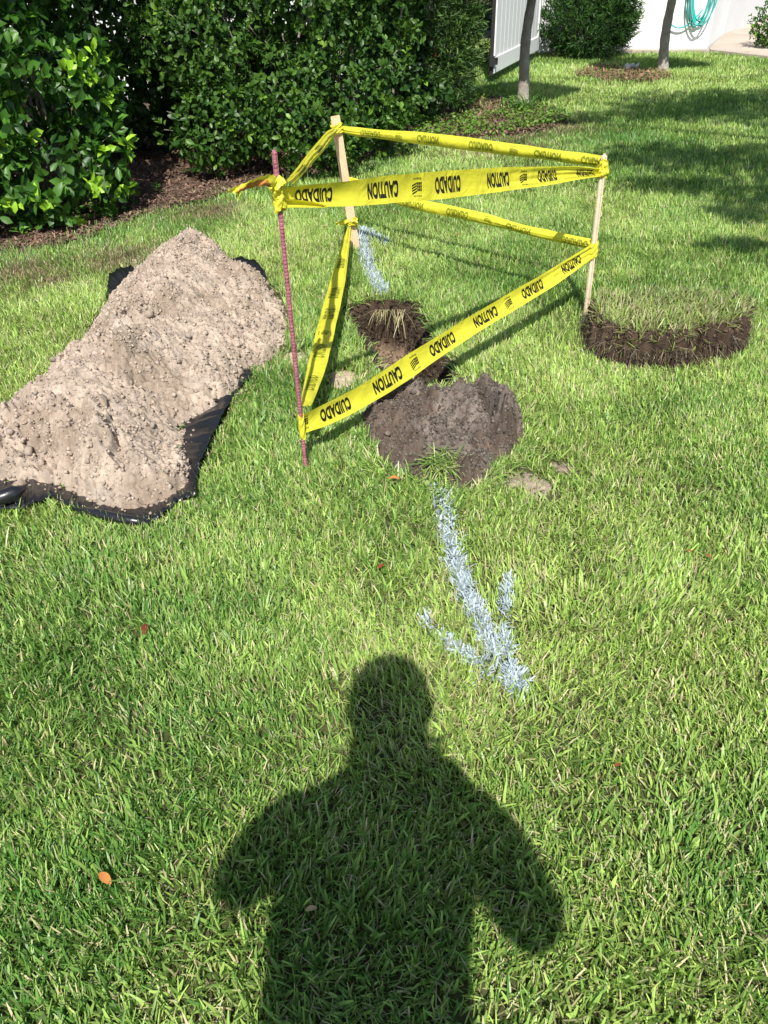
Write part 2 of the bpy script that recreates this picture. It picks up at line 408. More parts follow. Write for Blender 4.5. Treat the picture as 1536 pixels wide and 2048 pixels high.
A.add(*rim(pit, 1100, .03, .03, .06, .003, .005, 1, .25))
A.add(*rim(mound_o, 1500, .01, .03, .06, .003, .006, 0, .3))
A.add(*rim(sheet_o, 500, .012, .03, .05, .003, .006, 0, .15))
A.add(*rim(sod_o, 700, .02, .02, .045, .003, .006, 0, .2))
def spray(strokes, ws, n, acc, fade):
    for s_, w_ in zip(strokes, ws):
        p = gp(s_); L = np.linalg.norm(np.diff(p, axis=0), axis=1); cum = np.concatenate([[0], np.cumsum(L)]); k = int(n*cum[-1]*w_/.025); q = RS.rand(k)*cum[-1]
        c = np.stack([np.interp(q, cum, p[:, j]) for j in (0, 1)], 1); i = np.clip(np.searchsorted(cum, q)-1, 0, len(L)-1); e = (p[i+1]-p[i])/L[i][:, None]; nrm = np.stack([-e[:, 1], e[:, 0]], 1)
        c = c+nrm*(RS.normal(0, .5, k)*w_)[:, None]; ok = fbm(c[:, 0]*26, c[:, 1]*26, 505, 2) > fade; c = c[ok]; k = len(c)
        acc.add(*blades(np.stack([c[:, 0], c[:, 1], RS.uniform(0, .012, k)], 1), RS.uniform(0, 6.3, k), np.abs(RS.normal(.7, .4, k)), RS.uniform(.012, .030, k), RS.uniform(.0022, .0058, k), RS.uniform(0, .9, k), np.array([.43, .51, .545])*RS.uniform(.7, 1.15, k)[:, None], 2))
spray(near_strokes[:1], near_w[:1], 3800, Pn, .38); spray(near_strokes[1:2], near_w[1:2], 4000, Pn, .46); spray(near_strokes[2:], near_w[2:], 3400, Pn, .53); spray(far_strokes, far_w, 2600, Pf, .36)
g = link('lawn_grass', A.mesh('lawn_grass'), M_blade, smooth=False)
tag(g, 'short coarse green lawn grass with straw coloured thatch', 'grass', kind='stuff')
M_paint = leafy('sprayed_blade', .12, .6, .3, (1, 1, 1))
o = link('painted_arrow', Pn.mesh('painted_arrow'), M_paint, smooth=False)
tag(o, 'long white spray painted arrow on the grass pointing at the photographer', 'marking', 'spray painted marks on the lawn')
o = link('painted_arrow', Pf.mesh('painted_arrow'), M_paint, smooth=False)
tag(o, 'short faded white spray painted arrowhead on the grass behind the pit', 'marking', 'spray painted marks on the lawn')

# ------------------------------------------------------------------ height-field lumps of soil
def heightfield(name, poly, res, hf, colf, mat_, parent=None, skirt=-.02):
    x0, y0 = poly.min(0)-.04; x1, y1 = poly.max(0)+.04
    xs = np.arange(x0, x1, res); ys = np.arange(y0, y1, res); X, Y = np.meshgrid(xs, ys)
    d = sdist(X, Y, poly)+ragged(X, Y, .016, 18)+ragged(X, Y, .008, 60)
    Z = hf(X, Y, d); nx, ny = len(xs), len(ys)
    ii = (np.arange(ny-1)[:, None]*nx+np.arange(nx-1)[None]).ravel()
    Q = np.stack([ii, ii+1, ii+nx+1, ii+nx], 1)
    ok = (d.ravel() > -.004)[Q].all(1); Q = Q[ok]
    used = np.unique(Q); rm = np.full(nx*ny, -1); rm[used] = np.arange(len(used)); Q = rm[Q]
    V = np.stack([X.ravel(), Y.ravel(), Z.ravel()], 1)[used]
    c = colf(X.ravel()[used], Y.ravel()[used], V[:, 2], d.ravel()[used])
    me = npmesh(name, V, Q, col=c)
    return link(name, me, mat_, parent), (xs, ys, Z, d)
def lookup(field, x, y):
    xs, ys, Z, d = field
    i = np.clip(((x-xs[0])/(xs[1]-xs[0])).astype(int), 0, len(xs)-1); j = np.clip(((y-ys[0])/(ys[1]-ys[0])).astype(int), 0, len(ys)-1)
    return Z[j, i], d[j, i]
ico = bmesh.new(); bmesh.ops.create_icosphere(ico, subdivisions=2, radius=1)
icoV = np.array([v.co for v in ico.verts]); icoT = np.array([[v.index for v in f.verts] for f in ico.faces]); ico.free()
ico = bmesh.new(); bmesh.ops.create_icosphere(ico, subdivisions=1, radius=1)
icV = np.array([v.co for v in ico.verts]); icT = np.array([[v.index for v in f.verts] for f in ico.faces]); ico.free()
def rotm(n):
    q = RS.normal(size=(n, 4)); q /= np.linalg.norm(q, axis=1)[:, None]; a, b, c, d = q.T
    return np.stack([1-2*(c*c+d*d), 2*(b*c-a*d), 2*(b*d+a*c), 2*(b*c+a*d), 1-2*(b*b+d*d), 2*(c*d-a*b), 2*(b*d-a*c), 2*(c*d+a*b), 1-2*(b*b+c*c)], 1).reshape(n, 3, 3)
def clods(pts, r, cols, big=False):
    TV, TT = (icoV, icoT) if big else (icV, icT)
    n = len(pts); k = len(TV)
    S = RS.uniform(.55, 1.25, (n, 1, 3))*r[:, None, None]
    V = TV[None]*S*RS.uniform(*((.62, 1.3) if not big else (.8, 1.12)), (n, k, 1)); V = np.sign(V)*np.abs(V/S)**(1.0 if not big else 1.35)*S
    if big: V = V*(.72+.6*fbm(V[..., 0]/r[:, None, None].max()*1.6+9, V[..., 1]/r[:, None, None].max()*1.6+V[..., 2]/r[:, None, None].max()*1.3, 3, 3))[..., None]
    V = np.einsum('nij,nkj->nki', rotm(n), V)+pts[:, None]
    T = (TT[None]+np.arange(n)[:, None, None]*k).reshape(-1, 3)
    return V.reshape(-1, 3), None, np.repeat(cols, k, 0), T
ridge = gp([(395, 495), (360, 600), (270, 730), (170, 850), (40, 900), (-120, 910)])
def heap_h(X, Y, d):
    rd = np.full(X.shape, 9.)
    for a, b in zip(ridge[:-1], ridge[1:]):
        e = b-a; t = np.clip(((X-a[0])*e[0]+(Y-a[1])*e[1])/(e@e), 0, 1); rd = np.minimum(rd, np.hypot(X-a[0]-t*e[0], Y-a[1]-t*e[1]))
    dd = np.clip(d, 0, None)
    base = .035*np.exp(-(np.hypot(X-G(370, 520)[0], Y-G(370, 520)[1])/.2)**2)*sstep(0, .1, dd)+.095*(1-np.exp(-dd/.10))+.10*np.clip(dd/.34, 0, 1)*np.exp(-(rd/.36)**2)
    big = (fbm(X*5, Y*5, 101, 3)-.5)*.11*sstep(0, .12, dd)
    qx = (fbm(X*14, Y*14, 9, 3)-.5)*.05; qy = (fbm(X*14+7, Y*14+3, 19, 3)-.5)*.05; w1 = worley((X+qx)*17, (Y+qy)*17, 111); w2 = worley((X+qy)*38, (Y+qx)*38, 115); w3 = worley(X*85, Y*85, 118)
    clump = sstep(.4, .62, fbm(X*6+4, Y*6, 120, 3))
    w4 = worley((X+qx*.4)*62, (Y+qy*.4)*62, 119)
    rd_ = lambda w_: np.sqrt(np.clip(1-(w_/.72)**2, 0, 1))
    lum = rd_(w1)*.028*(.2+clump)+rd_(w2)*.017*(.4+.8*clump)+rd_(w4)*.010+rd_(w3)*.005+(fbm(X*70, Y*70, 128, 3)-.5)*.012-.03
    c0 = G(95, 905, .08); lum = lum-.065*np.exp(-(((X-c0[0])/.045)**2+((Y-c0[1])/.028)**2)**2)
    c0 = G(195, 860, .14); u_ = (X-c0[0])*.94+(Y-c0[1])*.34; v_ = -(X-c0[0])*.34+(Y-c0[1])*.94; lum = lum+.05*np.exp(-(v_/.10)**2)*sstep(-.13, .02, u_)*(1-sstep(.02, .032, u_+.012*np.sin(v_*60)))
    c0 = G(440, 600, .1); u_ = np.hypot(X-c0[0], (Y-c0[1])*.8); lum = lum-.02*np.exp(-((u_-.06)/.02)**2)*(fbm(X*20, Y*20, 150, 2) > .45)
    cr = np.abs(fbm(X*9, Y*9, 131, 3)-.5); crack = -.022*np.exp(-(cr/.012)**2)*clump
    return -.006+np.where(d > 0, base+big, 0)*1.0+(lum+crack)*sstep(0, .03, dd)
def heap_c(x, y, z, d):
    n = fbm(x*7, y*7, 141, 4)[:, None]; m2 = fbm(x*28, y*28, 145, 3)[:, None]
    c = np.array([.385, .312, .248])*(.60+.76*m2)
    k = sstep(.52, .68, n)*.6
    c = c*(1-k)+np.array([.205, .155, .11])*k
    k = sstep(.6, .75, fbm(x*14+5, y*14, 147, 3))[:, None]*.5; c = c*(1-k)+np.array([.40, .34, .28])*k
    return c
heap, hfld = heightfield('soil_heap', heap_o, .0034, heap_h, heap_c, M_soil)
tag(heap, 'long heap of crumbly beige sandy soil spread over black plastic', 'soil heap')
n = 24000; bb0, bb1 = heap_o.min(0), heap_o.max(0)
x = RS.uniform(bb0[0], bb1[0], n*2); y = RS.uniform(bb0[1], bb1[1], n*2); z, d = lookup(hfld, x, y)
ok = (d > .005) & (RS.rand(len(x)) < .35+.9*sstep(.42, .6, fbm(x*6+4, y*6, 120, 3))); x, y, z = x[ok], y[ok], z[ok]; n = len(x)
r = .0016+.0060*RS.rand(n)**2.6+.010*(RS.rand(n) < .014)*RS.rand(n)
ac = Acc(); cc = np.array([.385, .312, .248])*RS.uniform(.7, 1.2, n)[:, None]
ac.add(*clods(np.stack([x, y, z+r*.25], 1), r, cc))
# crumbs rolled on to the lawn beside it
for poly, sp in ((heap_o, 700),):
    k = RS.randint(0, len(poly), sp); p = poly[k]+(poly[(k+1) % len(poly)]-poly[k])*RS.rand(sp, 1)+RS.normal(0, .03, (sp, 2)); r2 = RS.uniform(.002, .006, sp)
    ac.add(*clods(np.stack([p[:, 0], p[:, 1], .012+r2], 1), r2, np.array([.34, .27, .2])*RS.uniform(.7, 1.1, sp)[:, None]))
me = ac.mesh('clods'); cl = link('clods', me, M_soil, heap, False); cl['kind'] = 'stuff'
# bigger clods of the heap
for (u, v, rr) in ((205, 800, .030), (30, 925, .036), (8, 890, .04), (480, 715, .026), (300, 640, .03), (250, 905, .025), (120, 900, .03), (330, 770, .022), (430, 770, .02), (300, 560, .02), (405, 545, .02)):
    p = G(u, v, .14); zc, _ = lookup(hfld, np.array([p[0]]), np.array([p[1]]))
    V_, _, c_, T_ = clods(np.array([[p[0], p[1], zc[0]]]), np.array([rr*.75]), np.array([[.31, .25, .19]]), True)
    link('clod', npmesh('clod', V_, None, T_, col=c_), M_soil, heap, False)

def mound_h(X, Y, d):
    dd = np.clip(d, 0, None)
    base = .055*(1-np.exp(-dd/.035))+.035*(1-np.exp(-dd/.13))
    for (u_, v_, a_, sx, sy) in ((790, 850, .045, .10, .09), (1005, 850, .05, .055, .12), (880, 820, .025, .08, .06), (960, 925, .03, .05, .06), (800, 930, .02, .06, .05)):
        q_ = G(u_, v_, .05); base = base+a_*np.exp(-((X-q_[0])/sx)**2-((Y-q_[1])/sy)**2)*sstep(0, .05, dd)
    c1 = gp([(925, 782), (945, 815), (975, 850), (992, 885)]); cd_ = np.full(X.shape, 9.); side = np.zeros(X.shape)
    for a, b in zip(c1[:-1], c1[1:]):
        e = b-a; t = np.clip(((X-a[0])*e[0]+(Y-a[1])*e[1])/(e@e), 0, 1); q = np.hypot(X-a[0]-t*e[0], Y-a[1]-t*e[1])
        sg = e[0]*(Y-a[1])-e[1]*(X-a[0]); side = np.where(q < cd_, np.sign(sg), side); cd_ = np.minimum(cd_, q)
    crack = -.10*np.exp(-(cd_/.016)**2)+.04*np.exp(-((cd_-.045)/.035)**2)*np.where(side > 0, 1.3, .6)
    notch = G(890, 925, .03); nd = np.hypot(X-notch[0], (Y-notch[1])*1.2)
    nt_ = -.06*np.exp(-(nd/.06)**2)
    big = (fbm(X*8, Y*8, 201, 3)-.5)*.09*sstep(0, .06, dd)
    w2 = worley(X*42, Y*42, 215); w3 = worley(X*110, Y*110, 218)
    w1 = worley(X*20+fbm(X*20, Y*20, 210, 2), Y*20, 211); cl_ = sstep(.4, .62, fbm(X*11, Y*11, 212, 3))
    lum = np.sqrt(np.clip(1-(w1/.7)**2, 0, 1))*.024*cl_+np.sqrt(np.clip(1-(w2/.7)**2, 0, 1))*.014*(.4+cl_)-.02+(.5-w3)*.010+(fbm(X*60, Y*60, 219, 3)-.5)*.03
    return -.005+np.where(d > 0, base+big+crack*sstep(0, .03, dd)+nt_, 0)+lum*sstep(0, .02, dd)
def mound_c(x, y, z, d):
    m2 = fbm(x*34, y*34, 245, 4)[:, None]; n = fbm(x*9, y*9, 246, 3)[:, None]
    c = np.array([.165, .136, .115])*(.35+1.2*m2); k = sstep(.44, .6, n)*.75
    return c*(1-k)+np.array([.075, .052, .038])*(.5+1.0*m2)*k
mound, mfld = heightfield('topsoil_mound', mound_o, .0035, mound_h, mound_c, M_soil)
tag(mound, 'dark brown lumpy mound of topsoil with a crack beside the pit', 'soil mound')
n = 11000; x = RS.uniform(mound_o[:, 0].min(), mound_o[:, 0].max(), n); y = RS.uniform(mound_o[:, 1].min(), mound_o[:, 1].max(), n); z, d = lookup(mfld, x, y)
ok = d > .004; x, y, z = x[ok], y[ok], z[ok]; n = len(x); r = .0014+.005*RS.rand(n)**2.4+.008*(RS.rand(n) < .016)*RS.rand(n)
ac = Acc(); ac.add(*clods(np.stack([x, y, z+r*.3], 1), r, np.array([.135, .112, .094])*RS.uniform(.5, 1.25, n)[:, None]))
# torn roots and straw on the mound
n = 420; x = RS.uniform(mound_o[:, 0].min(), mound_o[:, 0].max(), n); y = RS.uniform(mound_o[:, 1].min(), mound_o[:, 1].max(), n); z, d = lookup(mfld, x, y); ok = d > .01; x, y, z = x[ok], y[ok], z[ok]; n = len(x)
ac.add(*blades(np.stack([x, y, z], 1), RS.uniform(0, 6.3, n), RS.uniform(.9, 1.5, n), RS.uniform(.02, .06, n), RS.uniform(.0008, .0018, n), RS.uniform(-.4, .5, n), np.array([.22, .15, .10])*RS.uniform(.4, 1.5, n)[:, None], 3))
cl = link('crumbs', ac.mesh('crumbs'), M_soil, mound, False); cl['kind'] = 'stuff'
# tuft of pale grass bent over the front of the mound
def tuft(u, v, z, n, rad_, L0, L1, dry, azc=None, azs=2.0, lean=(.3, 1.3), W=(.002, .005)):
    c = G(u, v, z); a = RS.uniform(0, 6.3, n); rr = rad_*np.sqrt(RS.rand(n))
    p = np.stack([c[0]+rr*np.cos(a), c[1]+rr*np.sin(a), np.full(n, z-.01)], 1)
    az = (azc+RS.normal(0, azs, n)) if azc is not None else RS.uniform(0, 6.3, n)
    return blades(p, az, RS.uniform(*lean, n), RS.uniform(L0, L1, n), RS.uniform(*W, n), RS.uniform(0, 1.0, n), grass_cols(p[:, 0], p[:, 1], dry), 3)
t = Acc(); t.add(*tuft(888, 915, .05, 260, .05, .03, .075, .35, math.pi, .9, (.5, 1.5))); t.add(*tuft(880, 940, .02, 160, .05, .03, .06, .3, math.pi, .9))
tag(link('grass_tuft', t.mesh('grass_tuft'), M_blade, smooth=False), 'tuft of pale bent grass on the front edge of the dark mound', 'grass tuft')
# thin spills of soil
for i, (poly, c0, lb) in enumerate(zip(spills, ([.30, .24, .19], [.24, .19, .155], [.42, .33, .24], [.40, .32, .24]),
        ('grey brown flat soil smear right of the dark mound front', 'small brown soil smear farthest right of the mound', 'beige soil spill right of the sandy heap by the pink rod', 'pale soil crumbs on the grass left of the pit'))):
    o, _ = heightfield('soil_spill', poly, .004, lambda X, Y, d: -.004+.005*sstep(0, .03, d+(fbm(X*25, Y*25, 12, 3)-.5)*.04)+((fbm(X*50, Y*50, 9, 3)-.5)*.009+(.5-worley(X*90, Y*90, 7))*.009)*sstep(0, .02, d),
        lambda x, y, z, d, c0=c0: np.array(c0)*(.7+.6*fbm(x*40, y*40, 4, 3))[:, None], M_soil)
    tag(o, lb, 'soil', 'thin soil spills on the lawn')

# ------------------------------------------------------------------ sod slab
slab = empty('sod_slab', tuple(np.append(sod_o.mean(0), 0))); tag(slab, 'thick cut slab of turf with dark rooty edge lying on the lawn', 'turf slab')
def sod_h(X, Y, d):
    d = np.where(d > 0, d+(fbm(X*24, Y*24, 311, 3)-.5)*.085*sstep(0, .01, d), d)
    return -.004+.125*sstep(.0, .036, d)**.8+(fbm(X*30, Y*30, 300, 3)-.5)*.03*sstep(0, .02, d)+(.5-worley(X*45, Y*45, 301))*.014*sstep(0, .02, d)
o, sfld = heightfield('soil', sod_o, .004, sod_h, lambda x, y, z, d: np.array([.060, .040, .029])*(.3+1.4*fbm(x*45, y*45, 303, 3))[:, None], M_soil, slab)
n = 7000; x = RS.uniform(sod_o[:, 0].min(), sod_o[:, 0].max(), n); y = RS.uniform(sod_o[:, 1].min(), sod_o[:, 1].max(), n); z, d = lookup(sfld, x, y); ok = (d > 0) & (d < .05); x, y, z = x[ok], y[ok], z[ok]; n = len(x); r = .002+.009*RS.rand(n)**2.2
ac = Acc(); ac.add(*clods(np.stack([x, y, z], 1), r, np.array([.062, .042, .030])*RS.uniform(.4, 1.8, n)[:, None]))
ac.add(*blades(np.stack([x, y, z], 1), RS.uniform(0, 6.3, n), RS.uniform(.5, 2.4, n), RS.uniform(.012, .045, n), RS.uniform(.0008, .0024, n), RS.uniform(-.4, .9, n), lerp((.07, .05, .035), (.42, .35, .22), RS.rand(n)**2.2), 3))
link('crumbs', ac.mesh('crumbs'), M_soil, slab, False)['kind'] = 'stuff'
n = 8200; x = RS.uniform(sod_o[:, 0].min(), sod_o[:, 0].max(), n); y = RS.uniform(sod_o[:, 1].min(), sod_o[:, 1].max(), n); z, d = lookup(sfld, x, y); ok = d > .022; x, y, z = x[ok], y[ok], z[ok]; n = len(x)
ac = Acc(); ac.add(*blades(np.stack([x, y, z-.004], 1), RS.normal(1.2, 1.8, n), np.abs(RS.normal(.75, .45, n)), RS.uniform(.03, .062, n), RS.uniform(.002, .005, n), RS.uniform(0, .9, n), grass_cols(x, y, .40)*np.array([.78, .72, .75]), 3))
link('turf', ac.mesh('turf'), M_blade, slab, False)['kind'] = 'stuff'
def rootbits(poly, n, z0, z1, outw, cA=(.07, .048, .035), cB=(.32, .26, .16), off=0, ln_=(1.0, 2.6)):
    k = len(poly); s_ = RS.randint(0, k, n); e = poly[(s_+1) % k]-poly[s_]; ln = np.linalg.norm(e, axis=1); ok = RS.rand(n) < ln/ln.max(); s_, e = s_[ok], e[ok]; n = len(s_)
    p = poly[s_]+e*RS.rand(n, 1); nr = np.stack([e[:, 1], -e[:, 0]], 1); nr /= np.linalg.norm(nr, axis=1)[:, None]+1e-9; nr *= np.sign(((p-poly.mean(0))*nr).sum(1))[:, None]*outw
    p = p+nr*off; az = np.arctan2(nr[:, 0], nr[:, 1])+RS.normal(0, .7, n)
    col = lerp(cA, cB, RS.rand(n)**2.6)
    return blades(np.stack([p[:, 0], p[:, 1], RS.uniform(z0, z1, n)], 1), az, RS.uniform(*ln_, n), RS.uniform(.015, .055, n), RS.uniform(.0008, .0026, n), RS.uniform(0, 1.0, n), col, 3)
ac = Acc(); ac.add(*rootbits(sod_o, 3600, .01, .085, 1, off=-.012)); link('roots', ac.mesh('roots'), M_blade, slab, False)['kind'] = 'stuff'
ac = Acc(); ac.add(*rootbits(pit, 2600, -.15, -.03, -1, off=-.01, ln_=(1.7, 2.9), cA=(.045, .03, .022), cB=(.26, .20, .12))); 
px_ = RS.uniform(pit[:, 0].min(), pit[:, 0].max(), 9000); py_ = RS.uniform(pit[:, 1].min(), pit[:, 1].max(), 9000); pz_, pd_ = pit_h(px_, py_); ok = (pd_ > 0) & ((pd_ < .10) | (RS.rand(9000) < .35)); px_, py_, pz_ = px_[ok], py_[ok], pz_[ok]; n = len(px_); r = .002+.009*RS.rand(n)**2.2
kk = sstep(-.15, -.2, pz_)
_V = clods(np.stack([px_, py_, pz_+r*.2], 1), r, lerp((.055, .038, .027), (.20, .145, .10), kk)*RS.uniform(.5, 1.4, n)[:, None]); AcP = Acc(); AcP.add(*_V); tag(link('pit_crumbs', AcP.mesh('pit_crumbs'), M_soil, smooth=False), 'crumbled dark soil clinging to the walls of the dug pit', 'soil', kind='stuff')
ac.add(*blades(np.stack([px_, py_, pz_], 1), RS.uniform(0, 6.3, n), RS.uniform(.6, 2.4, n), RS.uniform(.01, .045, n), RS.uniform(.0007, .0018, n), RS.uniform(-.5, 1.0, n), lerp((.06, .04, .03), (.36, .29, .18), RS.rand(n)**2.5), 3))
# a few long blades drooping in from the far lip
n = 30; a = gp([(748, 612), (815, 612)]); p = a[0]+(a[1]-a[0])*RS.rand(n, 1)
ac.add(*blades(np.stack([p[:, 0], p[:, 1]-.01, np.full(n, -.01)], 1), math.pi+RS.normal(.2, .5, n), RS.uniform(1.2, 2.3, n), RS.uniform(.04, .15, n), RS.uniform(.002, .004, n), RS.uniform(.2, 1.1, n), lerp((.20, .20, .09), (.5, .44, .24), RS.rand(n)), 3))
tag(link('pit_roots', ac.mesh('pit_roots'), M_blade, smooth=False), 'torn roots and drooping grass hanging into the dug pit', 'roots', kind='stuff')

# ------------------------------------------------------------------ black plastic sheet under the heap
SH = empty('plastic_sheet', tuple(G(200, 1000))); tag(SH, 'crumpled glossy black plastic sheet under the beige soil heap', 'plastic sheet')
def strip(pairs, sub=14, wob=.006, rows=6):
    """pairs: (outer px, outer z, inner px, inner z)"""
    sheet = MB(); pairs = [(a, z, b, .0) for a, z, b, zb in pairs]
    O = np.array([G(*a, z) for a, z, b, zb in pairs]); I = np.array([G(*b, zb) for a, z, b, zb in pairs])
    k = len(pairs); tt = np.linspace(0, k-1, (k-1)*sub+1)
    def ip(A_): return np.stack([np.interp(tt, np.arange(k), A_[:, j]) for j in range(3)], 1)
    O, I = ip(O), ip(I); V = []; rr = np.linspace(0, 1, rows)
    for i in range(len(tt)):
        for r_ in rr:
            p = O[i]*(1-r_)+I[i]*r_; a = math.sin(tt[i]*5.1+r_*2)*wob+math.sin(tt[i]*11.3+r_*5)*wob*.6
            p = p+np.array([0, 0, abs(a)*2*math.sin(math.pi*min(r_+.15, 1))*(1-r_)+.003]); V.append(p)
    Fs = [(i*rows+j, i*rows+j+1, (i+1)*rows+j+1, (i+1)*rows+j) for i in range(len(tt)-1) for j in range(rows-1)]
    sheet.add(V, Fs); o = sheet.build('sheet_edge', M_poly, SH, True)
    m_ = o.modifiers.new('s', 'SOLIDIFY'); m_.thickness = .0006
strip([((-120, 1030), .01, (-100, 960), .05), ((-20, 1022), .02, (0, 950), .06), ((50, 1020), .02, (50, 950), .05), ((62, 1012), .03, (70, 950), .05), ((105, 998), .015, (120, 960), .04), ((150, 1020), .012, (180, 990), .03), ((225, 1040), .01, (230, 1000), .03), ((300, 1050), .01, (290, 1005), .03), ((322, 1036), .015, (320, 990), .03), ((352, 1008), .025, (350, 975), .03), ((392, 992), .03, (360, 960), .03), ((394, 962), .02, (360, 940), .03), ((400, 930), .03, (355, 910), .03), ((420, 885), .03, (350, 880), .03), ((444, 836), .025, (350, 850), .03), ((463, 800), .02, (420, 800), .04), ((480, 778), .015, (440, 770), .05), ((504, 754), .018, (470, 745), .03), ((508, 740), .0, (480, 720), .03)])
strip([((448, 528), .0, (440, 545), .02), ((460, 522), .035, (450, 550), .03), ((480, 516), .05, (470, 560), .03), ((512, 524), .05, (500, 575), .03), ((530, 545), .045, (515, 585), .03), ((536, 566), .02, (530, 600), .02)])
strip([((212, 600), .01, (260, 620), .03), ((216, 575), .03, (265, 610), .03), ((218, 552), .05, (275, 600), .03), ((236, 540), .06, (285, 590), .04), ((262, 534), .05, (300, 580), .04), ((282, 545), .02, (320, 570), .04)])
hem = [G(148, 1018, .018), G(200, 1028, .02), G(255, 1040, .02), G(302, 1046, .018)]
sheet = MB(); sheet.tube(hem, [.010, .0135, .0135, .009], 12); sheet.build('rolled_hem', M_poly, SH, True)
fold = [G(-60, 1012, .03), G(-10, 1000, .045), G(30, 985, .06), G(50, 975, .06)]
sheet = MB(); sheet.tube(fold, [.02, .022, .02, .006], 10); sheet.build('folded_corner', M_poly, SH, True)

# ------------------------------------------------------------------ stakes
A0, B0, D0 = G(612, 940), G(1172, 628), G(712, 500)
def pole_pts(base, top_px, n=2, z0=-.1):
    b = np.array(base); t_ = P(*top_px, base[1]); d = (t_-b); s = np.linspace(z0/d[2], 1, n); return b+d*s[:, None]
rt = empty('rebar_stake', tuple(A0)); tag(rt, 'thin pink painted ribbed steel rod at the near left corner', 'rod')
pp = pole_pts(A0, (548, 300), 700); s = np.linspace(0, 1, 700)
L_ = np.linalg.norm(pp[-1]-pp[0]); rr = .0052+.00035*np.clip(np.sin(s*L_/.009*6.28)*2, -1, 1)
b = MB(); b.tube(pp, rr, 10)
ax = (pp[-1]-pp[0])/L_
b.tube([pp[0]+np.array([.0054, 0, 0]), pp[-1]+np.array([.0054, 0, 0])-ax*.004], .0006, 5); b.tube([pp[0]-np.array([.0054, 0, 0]), pp[-1]-np.array([.0054, 0, 0])-ax*.004], .0006, 5)
b.build('rod', M_rebar, rt, True)
def lath(name, base, top_px, wx, wy, m_, label, yaw=.2, z0=-.12, rnd=0.003):
    root = empty(name, tuple(base)); tag(root, label, 'stake', 'wooden stakes holding the tape')
    pp = pole_pts(base, top_px, 2, z0); ax = pp[1]-pp[0]; L = np.linalg.norm(ax); ax /= L
    ex = np.array([math.cos(yaw), math.sin(yaw), 0]); ex -= ax*(ex@ax); ex /= np.linalg.norm(ex); ey = np.cross(ax, ex)
    bm = bmesh.new(); bmesh.ops.create_cube(bm, size=1); bmesh.ops.scale(bm, vec=(wx, wy, L), verts=bm.verts)
    bmesh.ops.bevel(bm, geom=[e for e in bm.edges], offset=rnd, segments=3, affect='EDGES')
    Mx = Matrix([[ex[i], ey[i], ax[i], (pp[0]+pp[1])[i]/2] for i in range(3)]+[[0, 0, 0, 1]]); bm.transform(Mx)
    me = bpy.data.meshes.new('shaft'); bm.to_mesh(me); bm.free(); link('shaft', me, m_, root, False)
    return root
lath('wooden_stake', D0, (670, 232), .040, .014, M_wood, 'flat orange tan wooden stake behind the pit, leaning left', .15, rnd=.0012)
lath('wooden_stake', B0, (1209, 307), .0225, .0225, M_dowel, 'pale rounded wooden stake beside the cut turf slab', .5, rnd=.008)

# ------------------------------------------------------------------ caution tape
def text_mesh(body, w_, h_, bold=.012):
    cu = bpy.data.curves.new('t', 'FONT'); cu.body = body; cu.offset = bold; cu.resolution_u = 4; cu.space_character = 1.08
    ob = bpy.data.objects.new('t', cu); C.objects.link(ob); dg = bpy.context.evaluated_depsgraph_get(); dg.update()
    me = bpy.data.meshes.new_from_object(ob.evaluated_get(dg)); bpy.data.objects.remove(ob); bpy.data.curves.remove(cu)
    bm = bmesh.new(); bm.from_mesh(me); bpy.data.meshes.remove(me); bmesh.ops.triangulate(bm, faces=bm.faces)
    xs = [v.co.x for v in bm.verts]; ys = [v.co.y for v in bm.verts]; x0, x1, y0, y1 = min(xs), max(xs), min(ys), max(ys)
    for v in bm.verts: v.co = Vector(((v.co.x-(x0+x1)/2)/(x1-x0)*w_, (v.co.y-(y0+y1)/2)/(y1-y0)*h_, 0))
    for _ in range(3):
        es = [e for e in bm.edges if e.calc_length() > .009]
        if not es: break
        bmesh.ops.subdivide_edges(bm, edges=es, cuts=1); bmesh.ops.triangulate(bm, faces=bm.faces)
    V = np.array([v.co[:2] for v in bm.verts]); bm.verts.index_update(); Fs = [[v.index for v in f.verts] for f in bm.faces]; bm.free()
    return V, Fs
TW = .0762
T_caut = text_mesh('CAUTION', .118, .047, .052); T_cuid = text_mesh('CUIDADO', .118, .047, .052)
T_emp = text_mesh('Empire', .030, .009, .02); T_usa = text_mesh('MADE IN USA', .030, .0042, .01)
def logo():
    V = []; Fs = []
    def q(pts): 
        n = len(V); V.extend(pts); Fs.append(list(range(n, n+len(pts))))
    for i in range(4):       # slanted bars
        y = -.013+i*.0072; q([(.001, y), (.019, y+.0075), (.019, y+.0115), (.001, y+.0042)])
    for i in range(3):       # chequered half
        for j in range(3):
            x = -.017+i*.0060; y = -.014+j*.0088; q([(x, y), (x+.0050, y+.001), (x+.0050, y+.0082), (x, y+.0072)])
    V = np.array(V); e, f = T_emp; k = len(V); Fs += [[a+k for a in g_] for g_ in f]; V = np.concatenate([V, e+np.array([0, -.0235])])
    e, f = T_usa; k = len(V); Fs += [[a+k for a in g_] for g_ in f]; V = np.concatenate([V, e+np.array([0, .0245])])
    return V, Fs
T_logo = logo()
centroid = (A0+B0+D0)/3
def project(p):
    q = p-C_; z = q@F_; return 768+FPX*(q@R_)/z, 1024-FPX*(q@U_)/z
